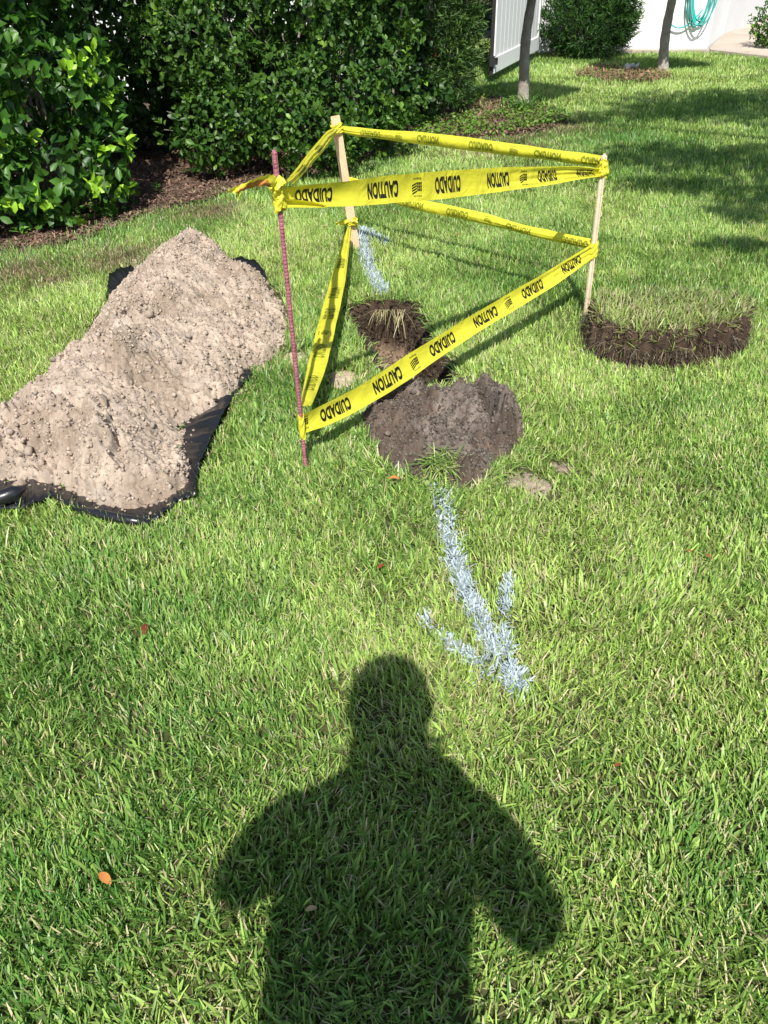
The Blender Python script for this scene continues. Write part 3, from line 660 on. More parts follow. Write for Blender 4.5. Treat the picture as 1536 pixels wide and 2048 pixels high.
def span(secs, pA, pB, words, parent, name='tape_span', xdir=-1, pleat=None, seed=0, wr=.0025, extra=None, by='u'):
    """secs: (u_top, v_top, u_bot, v_bot[, Y][, fold]) left to right; words: (which, pixel u of its centre)"""
    top = []; bot = []; fold = []
    for s in secs:
        uc, vc = (s[0]+s[2])/2, (s[1]+s[3])/2
        Yc = s[4] if len(s) > 4 and s[4] is not None else planeY(uc, vc, pA, pB)
        top.append(P(s[0], s[1], Yc)); bot.append(P(s[2], s[3], Yc)); fold.append(s[5] if len(s) > 5 else 0)
    top, bot = np.array(top), np.array(bot); k = len(secs)
    cl = (top+bot)/2; cum = np.concatenate([[0], np.cumsum(np.linalg.norm(np.diff(cl, axis=0), axis=1))]); L = cum[-1]
    S = np.arange(0, L+1e-6, .006); S = np.append(S, L)
    def ci(A_):   # smooth (monotone-ish) interpolation
        m_ = np.gradient(A_, cum, axis=0); i = np.clip(np.searchsorted(cum, S, side='right')-1, 0, k-2); h = cum[i+1]-cum[i]; t = (S-cum[i])/h
        t = t.reshape(-1, *([1]*(A_.ndim-1))); h = h.reshape(t.shape)
        return (2*t**3-3*t**2+1)*A_[i]+(t**3-2*t**2+t)*h*m_[i]+(-2*t**3+3*t**2)*A_[i+1]+(t**3-t**2)*h*m_[i+1]
    Tp, Bt = ci(top), ci(bot); Fo = np.interp(S, cum, fold)
    nv = 25; vv = np.linspace(0, 1, nv)
    G_ = Bt[:, None]*(1-vv[None, :, None])+Tp[:, None]*vv[None, :, None]
    ds = np.gradient(G_, axis=0); dv = (Tp-Bt)[:, None]*np.ones((1, nv, 1)); nm = np.cross(ds, dv); nm /= np.linalg.norm(nm, axis=2)[..., None]+1e-9
    cc = G_.mean((0, 1)); outw = cc-centroid; outw[2] = 0
    if (nm.mean((0, 1))*outw).sum() < 0: nm = -nm
    w_ = np.linalg.norm(Tp-Bt, axis=1); sl = np.sqrt(np.clip(TW**2-w_**2, 0, None))*.35
    wave = np.sin(S[:, None]*23+seed+vv[None]*1.7)*wr+np.sin(S[:, None]*51+seed*2-vv[None]*3)*wr*.35
    pl = np.abs(((vv[None]*3.0+seed*.3+.15*np.sin(S[:, None]*9)) % 1)-.5)*2-.5
    amp = Fo[:, None]*.010
    cup = np.sin(vv[None]*math.pi)*sl[:, None]*.5
    disp = wave*np.minimum(1, np.minimum(S, L-S)[:, None]/.05)+pl*amp-cup*np.ones((len(S), 1))
    G_ = G_+nm*disp[..., None]
    ds = np.gradient(G_, axis=0); dv = np.gradient(G_, axis=1); n2 = np.cross(ds, dv); n2 /= np.linalg.norm(n2, axis=2)[..., None]+1e-9; sg = np.sign((n2*nm).sum(2))[..., None]; n2 = n2*sg
    mb = MB(); ns = len(S)
    mb.add(G_.reshape(-1, 3), [(i*nv+j, i*nv+j+1, (i+1)*nv+j+1, (i+1)*nv+j) for i in range(ns-1) for j in range(nv-1)], 0)
    pj = np.array([project(p)[0 if by == 'u' else 1] for p in G_[:, nv//2]]); order = np.argsort(pj)
    def at(s_, v_, off):
        fi = np.clip(np.interp(s_, S, np.arange(ns)), 0, ns-1.001); fj = np.clip(v_, 0.0, .9999)*(nv-1); i = fi.astype(int); j = fj.astype(int); a = (fi-i)[:, None]; c = (fj-j)[:, None]
        p = (G_[i, j]*(1-a)+G_[i+1, j]*a)*(1-c)+(G_[i, j+1]*(1-a)+G_[i+1, j+1]*a)*c; nn = n2[i, j]*(1-a)+n2[i+1, j]*a
        return p+nn*off
    for which, up in words:
        V, Fs = {'C': T_caut, 'D': T_cuid, 'L': T_logo}[which]
        s0 = np.interp(up, pj[order], S[order])
        ss = s0+xdir*V[:, 0]; v_ = .5-V[:, 1]/TW
        okf = [f for f in Fs if all(0.001 < ss[i] < L-.001 for i in f)]
        if okf:
            mb.add(at(ss, v_, .0006), okf, 1); mb.add(at(ss, v_, -.0006), okf, 2)
    if extra: extra(mb, G_, S)
    return mb.build(name, [M_tape, M_ink, M_thru], parent, True)
def wrap(parent, pts, r, seed, name='knot', n=26, amp=.25, word=False):
    """crumpled band of tape wound round a stake"""
    pts = np.array(pts, float); k = 26; t = np.linspace(0, 1, k); cl = np.stack([np.interp(t, np.linspace(0, 1, len(pts)), pts[:, j]) for j in range(3)], 1)
    rr = np.interp(t, np.linspace(0, 1, len(r)), r); V = []
    for i in range(k):
        for j in range(n):
            th = 2*math.pi*j/n; q = rr[i]*(1+amp*(vnoise(np.array(j*.9+seed), np.array(i*.45+j*.12), seed)-.5)*2+.12*math.sin(3*th+i*.6))
            V.append(cl[i]+q*np.array([math.cos(th), math.sin(th), 0])+np.array([0, 0, .006*math.sin(2*th+seed)]))
    Fs = [(i*n+j, i*n+(j+1) % n, (i+1)*n+(j+1) % n, (i+1)*n+j) for i in range(k-1) for j in range(n)]
    mb = MB(); mb.add(V, Fs, 0); return mb.build(name, [M_tape, M_ink, M_thru], parent, False)
up = empty('caution_tape', tuple(A0)); tag(up, 'upper run of yellow caution tape tied round all three stakes near their tops', 'tape', 'yellow caution tapes round the pit')
lo = empty('caution_tape', tuple(B0)); tag(lo, 'lower run of yellow caution tape stretched round the three stakes nearer the grass', 'tape', 'yellow caution tapes round the pit')
# upper front, rebar to right stake
span([(557, 378, 555, 415, None, .3), (580, 374, 582, 415), (660, 366, 662, 414), (800, 349, 802, 405), (900, 341, 903, 396), (1000, 335, 1004, 383, None, .1), (1100, 333, 1104, 369, None, .35), (1160, 333, 1165, 358, None, .7), (1210, 337, 1212, 351, None, .9)], A0, B0,
     [('D', 627), ('C', 765), ('L', 834), ('D', 896), ('C', 997), ('L', 1047), ('D', 1095), ('C', 1172)], up, seed=1)
# overlapping fold at the rebar
span([(556, 398, 555, 415, 1.835, 0), (590, 399, 592, 415, 1.87, 0), (630, 405, 632, 415, 1.905, 0), (655, 412, 656, 415, 1.925, 0)], A0, B0, [], up, 'tape_fold', seed=4, wr=.0005)
# upper far, flat stake to right stake (seen from inside)
span([(676, 251, 676, 264, None, .8), (700, 253, 700, 270, None, .4), (745, 258, 745, 276, None, .2), (850, 265, 850, 290), (960, 278, 960, 304), (1060, 292, 1060, 316), (1150, 304, 1152, 328), (1206, 311, 1208, 336, None, .3)], D0, B0,
     [('D', 741), ('L', 797), ('C', 855), ('D', 961), ('L', 1027), ('C', 1095), ('D', 1192)], up, xdir=1, seed=2)
# upper left, rebar to flat stake
span([(568, 366, 584, 378, 1.86, .9), (592, 338, 605, 351, 2.1, .8), (614, 309, 628, 324, 2.45, .8), (636, 283, 650, 299, 2.85, .8), (655, 262, 664, 279, 3.35, .8), (666, 256, 671, 268, 3.72, .9)], A0, D0, [('D', 608), ('C', 640)], up, xdir=1, seed=3)
# lower front
span([(600, 832, 602, 869, None, 0), (640, 812, 648, 853), (700, 783, 713, 823), (800, 719, 815, 761), (900, 657, 914, 692), (1000, 597, 1013, 630), (1080, 551, 1091, 583, None, .15), (1140, 515, 1150, 543, None, .35), (1190, 484, 1192, 513, None, .6)], A0, B0,
     [('L', 606), ('D', 671), ('C', 776), ('L', 829), ('D', 885), ('C', 971), ('L', 1017), ('D', 1065), ('C', 1143)], lo, seed=5, wr=.0015)
# lower far
span([(690, 352, 690, 366, None, .6), (740, 365, 740, 384, None, .2), (800, 392, 800, 412, None, .1), (860, 403, 858, 426), (960, 424, 958, 446, None, .1), (1050, 450, 1048, 468, None, .2), (1120, 465, 1120, 486, None, .1), (1186, 478, 1186, 499, None, .3)], D0, B0,
     [('C', 825), ('D', 914), ('L', 975), ('C', 1035), ('D', 1148)], lo, xdir=1, seed=6)
# lower left, flat stake to rebar
span([(600, 828, 620, 812, 1.86, .3), (604, 790, 632, 790, 1.98, .1), (616, 730, 653, 730, 2.2), (636, 650, 672, 650, 2.55), (658, 570, 689, 570, 2.95, .1), (680, 500, 698, 500, 3.35, .4), (694, 458, 703, 458, 3.68, .9)], A0, D0,
     [('D', 765), ('C', 700), ('L', 665), ('D', 628), ('C', 585), ('D', 525)], lo, xdir=1, seed=7, by='v')
# wraps and knots
def kp(base, top, v0, v1):
    pp = pole_pts(base, top, 60, .01); vs = np.array([project(p)[1] for p in pp]); out = []
    for v_ in (v0, (v0+v1)/2, v1): out.append(pp[np.argmin(abs(vs-v_))])
    return out
wrap(up, kp(A0, (548, 300), 351, 416), [.009, .017, .021, .016, .012, .0145, .013], 3)
wrap(up, kp(D0, (670, 232), 246, 266), [.024, .026, .024], 9, amp=.12)
wrap(up, kp(B0, (1209, 307), 318, 352), [.0145, .018, .021, .016], 5, amp=.2)
wrap(lo, kp(D0, (670, 232), 440, 452), [.026, .026, .027], 11, amp=.15)
wrap(lo, kp(A0, (548, 300), 830, 870), [.0085, .0085, .0085], 13, amp=.05)
wrap(lo, kp(B0, (1209, 307), 484, 512), [.0145, .016, .0145], 15, amp=.1)
# loose ends
def ribbon(secs, parent, name, stain=False, seed=0):
    mb = MB(); top = np.array([P(s[0], s[1], s[4]) for s in secs]); bot = np.array([P(s[2], s[3], s[4]+(s[5] if len(s) > 5 else 0)) for s in secs]); k = len(secs); tt = np.linspace(0, k-1, (k-1)*12+1)
    f = lambda A_: np.stack([np.interp(tt, range(k), A_[:, j]) for j in range(3)], 1); T, B = f(top), f(bot); nv = 13; V = []; mi = []
    for i in range(len(tt)):
        for j in range(nv):
            a = j/(nv-1); V.append(B[i]*(1-a)+T[i]*a+np.array([0, .004*math.sin(tt[i]*2.5+a*4+seed)+.0015*math.sin(a*9+seed), .001*math.sin(tt[i]*9)]))
    Fa = [];
    for i in range(len(tt)-1):
        for j in range(nv-1): Fa.append(((i*nv+j, i*nv+j+1, (i+1)*nv+j+1, (i+1)*nv+j), 1 if stain and .08 < (i/len(tt)) < .68 and j < 8-2*abs(i/len(tt)-.38)*6 else 0))
    V = np.array(V); mb.add(V, [a for a, m_ in Fa if not m_], 0)
    if any(m_ for a, m_ in Fa): mb.f += [a for a, m_ in Fa if m_]; mb.m += [3]*sum(1 for a, m_ in Fa if m_)
    return mb.build(name, [M_tape, M_ink, M_thru, M_stain], parent, True)
o = ribbon([(552, 352, 549, 378, 1.83), (535, 349, 528, 370, 1.80), (508, 357, 500, 377, 1.77), (482, 370, 480, 384, 1.75), (466, 375, 468, 386, 1.74), (456, 381, 456, 386, 1.73)], up, 'loose_end', True, 2); o['label'] = 'frayed tail of tape stained rusty orange'
ribbon([(482, 378, 474, 382, 1.752), (481, 390, 476, 392, 1.75), (478, 399, 477, 400, 1.75)], up, 'loose_end', seed=5)
ribbon([(698, 438, 696, 446, 3.74), (684, 441, 682, 450, 3.72), (672, 444, 671, 450, 3.71)], lo, 'loose_end', seed=3)
ribbon([(704, 436, 702, 444, 3.74), (712, 434, 708, 442, 3.72), (716, 438, 712, 442, 3.71)], lo, 'loose_end', seed=4)

# ------------------------------------------------------------------ fallen leaves
def fallen(u, v, L, col, az, label, z=.03):
    c = G(u, v, z); n = 7; V = []
    for i in range(n):
        t = i/(n-1); w_ = L*.24*math.sin(math.pi*min(1, t*.93+.05))**.8
        for j, s in enumerate((-1, 0, 1)):
            V.append((s*w_, (t-.5)*L, .25*w_*abs(s)+.12*L*math.sin(t*3)))
    ca, sa = math.cos(az), math.sin(az); V = np.array(V); V = np.stack([V[:, 0]*ca-V[:, 1]*sa, V[:, 0]*sa+V[:, 1]*ca, V[:, 2]], 1)+c
    mb = MB(); mb.add(V, [(i*3+j, i*3+j+1, i*3+j+4, i*3+j+3) for i in range(n-1) for j in range(2)], 0, col); o = mb.build('fallen_leaf', M_chip, None, True, True)
    tag(o, label, 'leaf', 'dry leaves fallen on the lawn')
fallen(290, 1258, .032, (.13, .035, .015), .1, 'dark red brown curled leaf standing in grass below the heap')
fallen(210, 1757, .03, (.42, .17, .05), .9, 'orange brown leaf lowest on the left lawn')
fallen(762, 1133, .02, (.22, .05, .02), 2.4, 'small russet leaf left of the long painted line')
fallen(788, 957, .03, (.45, .18, .05), 1.5, 'orange leaf at the front left foot of the dark mound')
fallen(1378, 1102, .015, (.25, .08, .03), 1.2, 'tiny reddish leaf on the right lawn, left one of two')
fallen(1416, 1112, .016, (.24, .06, .025), .5, 'tiny dark reddish leaf on the right lawn, right one of two')
fallen(622, 1818, .018, (.38, .28, .14), 1.8, 'straw coloured dry leaf inside the photographer shadow')
fallen(1235, 1530, .014, (.2, .05, .02), 1.8, 'tiny dark brown leaf on the lower right lawn')
fallen(915, 470, .03, (.22, .08, .04), 1.8, 'brown leaf behind the lower far tape')
fallen(650, 452, .025, (.5, .3, .2), 1.5, 'pale leaf on the lawn left of the flat stake')

# ------------------------------------------------------------------ mulch and ground cover
def chips(poly, n, z=.006, s=(.008, .03), cols=((.13, .075, .052), (.32, .21, .155)), wz=.012):
    b0, b1 = poly.min(0), poly.max(0); x = RS.uniform(b0[0], b1[0], n); y = RS.uniform(b0[1], b1[1], n); d = sdist(x, y, poly)+ragged(x, y, .05, 8)
    ok = d > 0; x, y = x[ok], y[ok]; n = len(x); L = RS.uniform(*s, n); az = RS.uniform(0, 6.3, n); tilt = RS.normal(0, .35, n)
    return blades(np.stack([x, y, z+RS.rand(n)*wz], 1), az, math.pi/2+tilt, L, L*RS.uniform(.3, .7, n), RS.normal(0, .3, n), lerp(cols[0], cols[1], RS.rand(n)**1.6)*RS.uniform(.5, 1.15, n)[:, None], 1, tw=RS.uniform(-.3, .3, n), tipw=.7)
def vis(poly, xr, yr):
    p = np.array(poly); p[:, 0] = np.clip(p[:, 0], *xr); p[:, 1] = np.clip(p[:, 1], *yr); return p
bx, by = np.meshgrid(np.arange(-4.6, 1.0, .03), np.arange(3.4, 9.6, .03)); bd = sdist(bx, by, bed_o)+ragged(bx, by, .06, 9)+ragged(bx, by, .1, 3)
bz = -.004+.02*sstep(0, .08, bd)+(fbm(bx*9, by*9, 77, 3)-.5)*.02*sstep(0, .1, bd); nbx = bx.shape[1]
bi = (np.arange(bx.shape[0]-1)[:, None]*nbx+np.arange(nbx-1)[None]).ravel(); bq = np.stack([bi, bi+1, bi+nbx+1, bi+nbx], 1); bq = bq[(bd.ravel() > 0)[bq].all(1)]
ac = Acc(); ac.add(np.stack([bx.ravel(), by.ravel(), bz.ravel()], 1), bq, np.array([.085, .058, .042])*(.6+.8*fbm(bx*12, by*12, 78, 3).ravel()[:, None]))
ac.add(*chips(vis(bed_o, (-3.2, .8), (3, 6.6)), 60000, z=.014, wz=.02))
mk = link('mulch', ac.mesh('mulch'), M_chip, smooth=False); tag(mk, 'brown bark mulch bed under the hedges', 'mulch', kind='stuff')
ac = Acc(); ac.add(*chips(cover_o, 9000, s=(.012, .04))); tag(link('mulch', ac.mesh('mulch'), M_chip, smooth=False), 'reddish brown mulch round the nearer tree trunk', 'mulch', kind='stuff')
ac = Acc(); ac.add(*chips(mulchR_o, 3800, s=(.015, .035), cols=((.20, .10, .07), (.34, .21, .15)), wz=.03)); tag(link('mulch', ac.mesh('mulch'), M_chip, smooth=False), 'red brown mulch patch at the foot of the farther tree', 'mulch', kind='stuff')

# leaf template
LT = np.array([(0, 0, 0), (-.36, .33, .07), (0, .33, 0), (.36, .33, .07), (-.46, .68, .05), (0, .68, -.02), (.46, .68, .05), (0, 1, -.10)])
LF = np.array([(0, 1, 2), (0, 2, 3), (4, 7, 5), (5, 7, 6)]); LQ = np.array([(1, 4, 5, 2), (2, 5, 6, 3)])
def leaves(p, d, nrm, L, Wr, col):
    """p base, d direction along the leaf, nrm face normal"""
    d = d/np.linalg.norm(d, axis=1)[:, None]; s = np.cross(d, nrm); s /= np.linalg.norm(s, axis=1)[:, None]+1e-9; nn = np.cross(s, d)
    n = len(p); L = L[:, None]; V = np.empty((n, 8, 3))
    cv = RS.uniform(.3, 2.2, n)[:, None]; fd = RS.uniform(0, 2.5, n)[:, None]
    for i, (a, b, c) in enumerate(LT):
        zc = np.where(c > 0, c*fd, c*cv)
        V[:, i] = p+s*(a*L*Wr)+d*(b*L)+nn*(zc*L)
    o_ = (np.arange(n)*8)[:, None, None]
    return V.reshape(-1, 3), (LQ[None]+o_).reshape(-1, 4), np.repeat(col, 8, 0), (LF[None]+o_).reshape(-1, 3)
def blob_points(ells, n, depth, seed, gap=.33):
    """points near the surface of a union of ellipsoids with outward normals, denser towards the outside"""
    vol = np.array([e[3]*e[5]+e[3]*e[4]+e[4]*e[5] for e in ells]); pr = vol/vol.sum(); k = RS.choice(len(ells), n, p=pr)
    E = np.array(ells)[k]; d = RS.normal(size=(n, 3)); d /= np.linalg.norm(d, axis=1)[:, None]
    d[:, 1] = np.where(RS.rand(n) < .55, -np.abs(d[:, 1]), d[:, 1])
    r = 1-np.abs(RS.exponential(depth, n)); r = np.clip(r, .15, 1) if gap > 0 else np.clip(r*.86, .15, 1)
    p = E[:, :3]+d*E[:, 3:6]*r[:, None]
    lump = 1+.26*(vnoise(p[:, 0]*4+seed, p[:, 2]*4+p[:, 1]*2, seed)-.5)*2; p = E[:, :3]+(p-E[:, :3])*lump[:, None]
    keep = np.ones(n, bool)
    for e in ells:   # drop points deep inside another blob
        q = (p-np.array(e[:3]))/np.array(e[3:6]); keep &= (q**2).sum(1) > .42
    nr = d/E[:, 3:6]; nr /= np.linalg.norm(nr, axis=1)[:, None]
    hole = fbm(p[:, 0]*4.2+p[:, 1]*1.5+seed*3, p[:, 2]*4.2, seed+3, 2); keep &= ~((hole < gap) & (RS.rand(n) < .88)); keep &= p[:, 2] > .02
    return p[keep], nr[keep]
def rosettes(p, nr, k, L, Wr, c0, c1, spread=.9, up=.35, new=.12, cnew=(.22, .42, .04)):
    n = len(p); P_ = np.repeat(p, k, 0); Nn = np.repeat(nr, k, 0); m_ = len(P_)
    axis = Nn+np.array([0, 0, up]); axis /= np.linalg.norm(axis, axis=1)[:, None]
    rnd = RS.normal(size=(m_, 3)); d = axis+rnd*spread; d /= np.linalg.norm(d, axis=1)[:, None]
    P_ = P_+axis*RS.uniform(-.6, .1, m_)[:, None]*L
    nrm = axis+RS.normal(0, .35, (m_, 3)); t = np.repeat(np.clip(RS.normal(.4, .3, n), 0, 1), k); col = lerp(c0, c1, t)*RS.uniform(.75, 1.25, m_)[:, None]
    isn = np.repeat(RS.rand(n) < new, k); col = np.where(isn[:, None], np.array(cnew)*RS.uniform(.7, 1.15, m_)[:, None], col)
    return leaves(P_, d, nrm, L*RS.uniform(.55, 1.15, m_), np.full((m_, 1), Wr), col)
def branches(ells, n, base, r0=.012):
    mb = MB()
    for i in range(n):
        e = ells[RS.randint(len(ells))]; d = RS.normal(size=3); d[1] = -abs(d[1])*.6; d[2] = abs(d[2]); d /= np.linalg.norm(d); tip = np.array(e[:3])+d*np.array(e[3:6])*.85
        b_ = np.array([base[0]+RS.uniform(-.5, .5)*base[2], base[1]+RS.uniform(-.12, .12), 0]); b_[0] = b_[0]*.5+.5*np.clip(tip[0], base[0]-base[2]/2, base[0]+base[2]/2)
        t = np.linspace(0, 1, 7)[:, None]; mid = b_*(1-t)+tip*t; mid[:, 2] = b_[2]+(tip[2]-b_[2])*t[:, 0]**.7; mid += RS.normal(0, .02, mid.shape)*np.sin(t*math.pi)
        mb.tube(mid, np.linspace(r0, .002, 7), 5)
    return mb
def shrub(name, label, cat, ells, ncl, k, L, Wr, c0, c1, base, nb, depth=.10, seed=1, gap=.47, new=.12, cnew=(.22, .42, .04), inner=.3, group=None, extra=None, spread=.9):
    root = empty(name, (base[0], base[1], 0)); tag(root, label, cat, group)
    ac = Acc(); p, nr = blob_points(ells, ncl, depth, seed, gap); ac.add(*rosettes(p, nr, k, L, Wr, c0, c1, new=new, cnew=cnew, spread=spread))
    p, nr = blob_points(ells, int(ncl*inner), .35, seed+1, 0); ac.add(*rosettes(p, nr, k, L*1.1, Wr, c0, c1, spread=2, new=0))
    if extra: extra(ac)
    link('foliage', ac.mesh('foliage'), M_leaf, root, False)
    branches(ells, nb, base).build('branch', M_bark, root, True)
    return root
# near left shrub: big obovate leaves
EL = [(-2.05, 4.75, 1.25, .62, .65, .75), (-1.62, 4.75, 1.35, .33, .5, .55), (-1.85, 4.5, .70, .42, .42, .42), (-2.3, 4.35, .45, .6, .38, .44), (-2.8, 4.6, 1.0, .8, .7, 1.0), (-1.55, 4.7, .62, .24, .4, .33), (-1.95, 4.7, 1.9, .6, .6, .5), (-1.72, 4.25, .26, .32, .22, .24), (-2.2, 4.12, .22, .45, .24, .22), (-1.45, 4.5, .3, .2, .2, .25)]
shrub('broadleaf_shrub', 'large left shrub with big bright rounded leaves over the mulch', 'shrub', EL, 3700, 5, .072, .56, (.018, .062, .010), (.075, .19, .020), (-2.0, 4.8, .6), 34, .13, 3, gap=.53, new=.33, cnew=(.32, .56, .045), inner=1.2)
EH = [(-1.0, 5.85, 1.15, .55, .6, .8), (-.45, 5.8, 1.2, .55, .6, .85), (.02, 6.1, 1.05, .42, .6, .8), (-1.0, 5.5, .72, .38, .42, .36), (-.62, 5.45, .42, .42, .32, .36), (-.3, 5.55, .36, .42, .32, .36), (.02, 5.8, .42, .40, .40, .44), (-1.25, 5.9, .95, .38, .5, .5), (-.95, 5.22, .30, .36, .28, .26), (-.42, 5.2, .27, .40, .25, .24), (-.6, 5.95, 1.8, .9, .6, .6), (-1.1, 5.8, 1.5, .5, .5, .5), (.07, 6.1, 1.6, .45, .5, .5)]
shrub('clipped_hedge', 'dense dark green small leaved hedge behind the flat stake', 'hedge', EH, 9800, 5, .046, .56, (.022, .068, .011), (.095, .19, .028), (-.5, 6.1, 1.3), 60, .10, 5, new=.10, cnew=(.15, .28, .035), inner=1.1)
EB = [(-1.5, 6.35, .9, .6, .6, 1.0), (-2.4, 6.2, 1.0, .8, .6, 1.1), (-1.8, 6.1, .35, .6, .5, .4), (-1.2, 6.6, 1.5, .9, .35, .6), (-.4, 6.75, 1.0, 1.0, .35, 1.1), (-.1, 6.7, .4, .7, .3, .5)]
shrub('background_shrub', 'dark leafy shrub filling the gap between the two hedges', 'shrub', EB, 9500, 5, .066, .6, (.025, .07, .014), (.05, .11, .022), (-1.5, 6.5, 1.6), 30, .15, 6, new=.02, inner=1.0)

# bottlebrush: narrow leaves
def narrow_shrub(name, label, cat, ells, n, L, W, c0, c1, base, nb, seed, droop=.0, extra=None, depth=.14, up=.6):
    root = empty(name, (base[0], base[1], 0)); tag(root, label, cat); ac = Acc()
    for q, (nn, dep) in enumerate(((n, depth), (n//2, .35))):
        p, nr = blob_points(ells, nn, dep, seed+q); d = nr+np.array([0, 0, up])+RS.normal(0, .35, nr.shape); d /= np.linalg.norm(d, axis=1)[:, None]
        k = 9; P_ = np.repeat(p, k, 0); D = np.repeat(d, k, 0); t = np.tile(np.linspace(0, 1, k), len(p))[:, None]
        P_ = P_+D*t*L*1.6; dd = D+RS.normal(0, .75, D.shape)+np.array([0, 0, -droop]); m_ = len(P_)
        tc = np.repeat(np.clip(RS.normal(.4, .3, len(p)), 0, 1), k)
        ac.add(*leaves(P_, dd, RS.normal(size=(m_, 3)), L*RS.uniform(.6, 1.2, m_), np.full((m_, 1), W), lerp(c0, c1, tc)*RS.uniform(.7, 1.3, m_)[:, None]))
    link('foliage', ac.mesh('foliage'), M_leaf, root, False)
    branches(ells, nb, base, .01).build('branch', M_bark, root, True)
    if extra: extra(root)
    return root
def flowers(root):
    for (u, v) in ((824, 118), (832, 126), (860, 74), (812, 130), (870, 108)):
        p = P(u, v, 6.75); n = 40; d = RS.normal(size=(n, 3)); d /= np.linalg.norm(d, axis=1)[:, None]
        a = Acc(); a.add(*leaves(np.repeat(p[None], n, 0), d, RS.normal(size=(n, 3)), RS.uniform(.012, .024, n), np.full((n, 1), .2), lerp((.65, .07, .01), (.75, .20, .05), RS.rand(n)))); link('flower', a.mesh('flower'), M_leaf, root, False)
EN = [(.42, 7.3, .95, .45, .5, .7), (.1, 7.3, 1.1, .5, .5, .7), (.68, 7.8, 1.1, .24, .45, .6), (.52, 7.25, .45, .30, .4, .38), (.22, 7.0, .32, .3, .3, .3), (.85, 9.2, 1.3, .36, .4, .6), (.95, 10.0, 1.0, .55, .4, 1.0), (.3, 9.6, 1.0, .6, .4, 1.0)]
narrow_shrub('bottlebrush_shrub', 'feathery narrow leaved shrub with a few orange flowers beside the gate', 'shrub', EN, 7500, .062, .17, (.035, .085, .022), (.11, .20, .045), (.5, 7.6, .6), 40, 8, extra=flowers)
ES = [(G(1188, 118)[0], G(1188, 118)[1]+.35, .95, .34, .4, .85), (G(1188, 118)[0]-.12, G(1188, 118)[1]+.2, .35, .40, .35, .36), (G(1188, 118)[0]+.15, G(1188, 118)[1]+.3, .5, .26, .4, .5), (G(1188, 118)[0], G(1188, 118)[1]+.35, 1.5, .33, .4, .6)]
narrow_shrub('podocarpus_shrub', 'tall dark green needle leaved shrub against the white house wall', 'shrub', ES, 5200, .06, .17, (.022, .065, .02), (.075, .17, .03), (ES[0][0], ES[0][1], .4), 20, 12, depth=.10)
ER = [(G(1556, 105)[0]+.12, G(1556, 105)[1]+.25, .27, .42, .4, .32)]
shrub('round_shrub', 'small rounded green shrub at the edge of the driveway', 'shrub', ER, 900, 5, .035, .6, (.03, .09, .02), (.10, .19, .04), (ER[0][0], ER[0][1], .2), 8, .12, 14, inner=.5)

# low plants
ac = Acc(); n = 5200; b0, b1 = cover_o.min(0), cover_o.max(0); x = RS.uniform(b0[0], b1[0], n); y = RS.uniform(b0[1], b1[1], n); d = sdist(x, y, cover_o)+ragged(x, y, .08, 6)
ok = (d > 0) & (fbm(x*4, y*4, 401, 3) > .43); x, y = x[ok], y[ok]; n = len(x)
ac.add(*leaves(np.stack([x, y, RS.uniform(.015, .06, n)], 1), RS.normal(size=(n, 3))*[1, 1, .4], np.array([0, 0, 1.])+RS.normal(0, .4, (n, 3)), RS.uniform(.018, .034, n), np.full((n, 1), .7), lerp((.07, .16, .025), (.18, .31, .05), RS.rand(n))))
tag(link('ground_cover', ac.mesh('ground_cover'), M_leaf, smooth=False), 'low bright green creeping ground cover over the mulch by the trunk', 'ground cover', kind='stuff')
def weeds(pts, name, label, L=.045):
    ac = Acc()
    for (u, v, h_, k) in pts:
        c = G(u, v); n = k; p = c+np.stack([RS.normal(0, .03, n), RS.normal(0, .03, n), RS.uniform(.02, h_, n)], 1)
        ac.add(*leaves(p, RS.normal(size=(n, 3))*[1, 1, .3]+np.array([0, 0, .3]), np.array([0, -.2, 1.])+RS.normal(0, .3, (n, 3)), RS.uniform(.6, 1.2, n)*L, np.full((n, 1), .5), lerp((.05, .14, .02), (.14, .29, .04), RS.rand(n))))
    tag(link(name, ac.mesh(name), M_leaf, smooth=False), label, 'weeds', kind='stuff')
rp = [(RS.uniform(0, 250), 0, .12, 22) for _ in range(20)]; rp = [(u, 486-u*.24+RS.uniform(-26, 12), h_*RS.uniform(.5, 1), int(k*RS.uniform(.3, 1))) for u, _, h_, k in rp]
weeds(rp+[(210, 438, .1, 25), (190, 430, .12, 25), (170, 450, .1, 20), (260, 410, .08, 14), (250, 425, .06, 12)], 'weeds', 'low leafy weeds at the foot of the left shrub', .04)
def sprout(u, v, h_, k, label):
    root_p = G(u, v); root = empty('seedling', tuple(root_p)); tag(root, label, 'seedling', 'seedlings in the mulch')
    mb = MB(); mb.tube([root_p, root_p+np.array([.004, 0, h_*.6]), root_p+np.array([0, 0, h_])], .0018, 5, col=(.1, .2, .04)); mb.build('stem', M_leaf, root, True, True)
    a = Acc(); p = root_p+np.stack([np.zeros(k), np.zeros(k), np.linspace(h_*.4, h_, k)], 1); an = np.arange(k)*2.4
    a.add(*leaves(p, np.stack([np.cos(an), np.sin(an), np.full(k, .35)], 1), np.tile([0, 0, 1.], (k, 1)), np.full(k, .038), np.full((k, 1), .6), np.tile([.12, .27, .04], (k, 1)))); link('foliage', a.mesh('foliage'), M_leaf, root, False)
sprout(317, 394, .07, 7, 'bright green seedling in the mulch below the dark hedge gap'); sprout(255, 402, .04, 5, 'tiny seedling in the mulch right of the left shrub'); sprout(372, 352, .04, 6, 'small seedling in the mulch under the hedge left end')
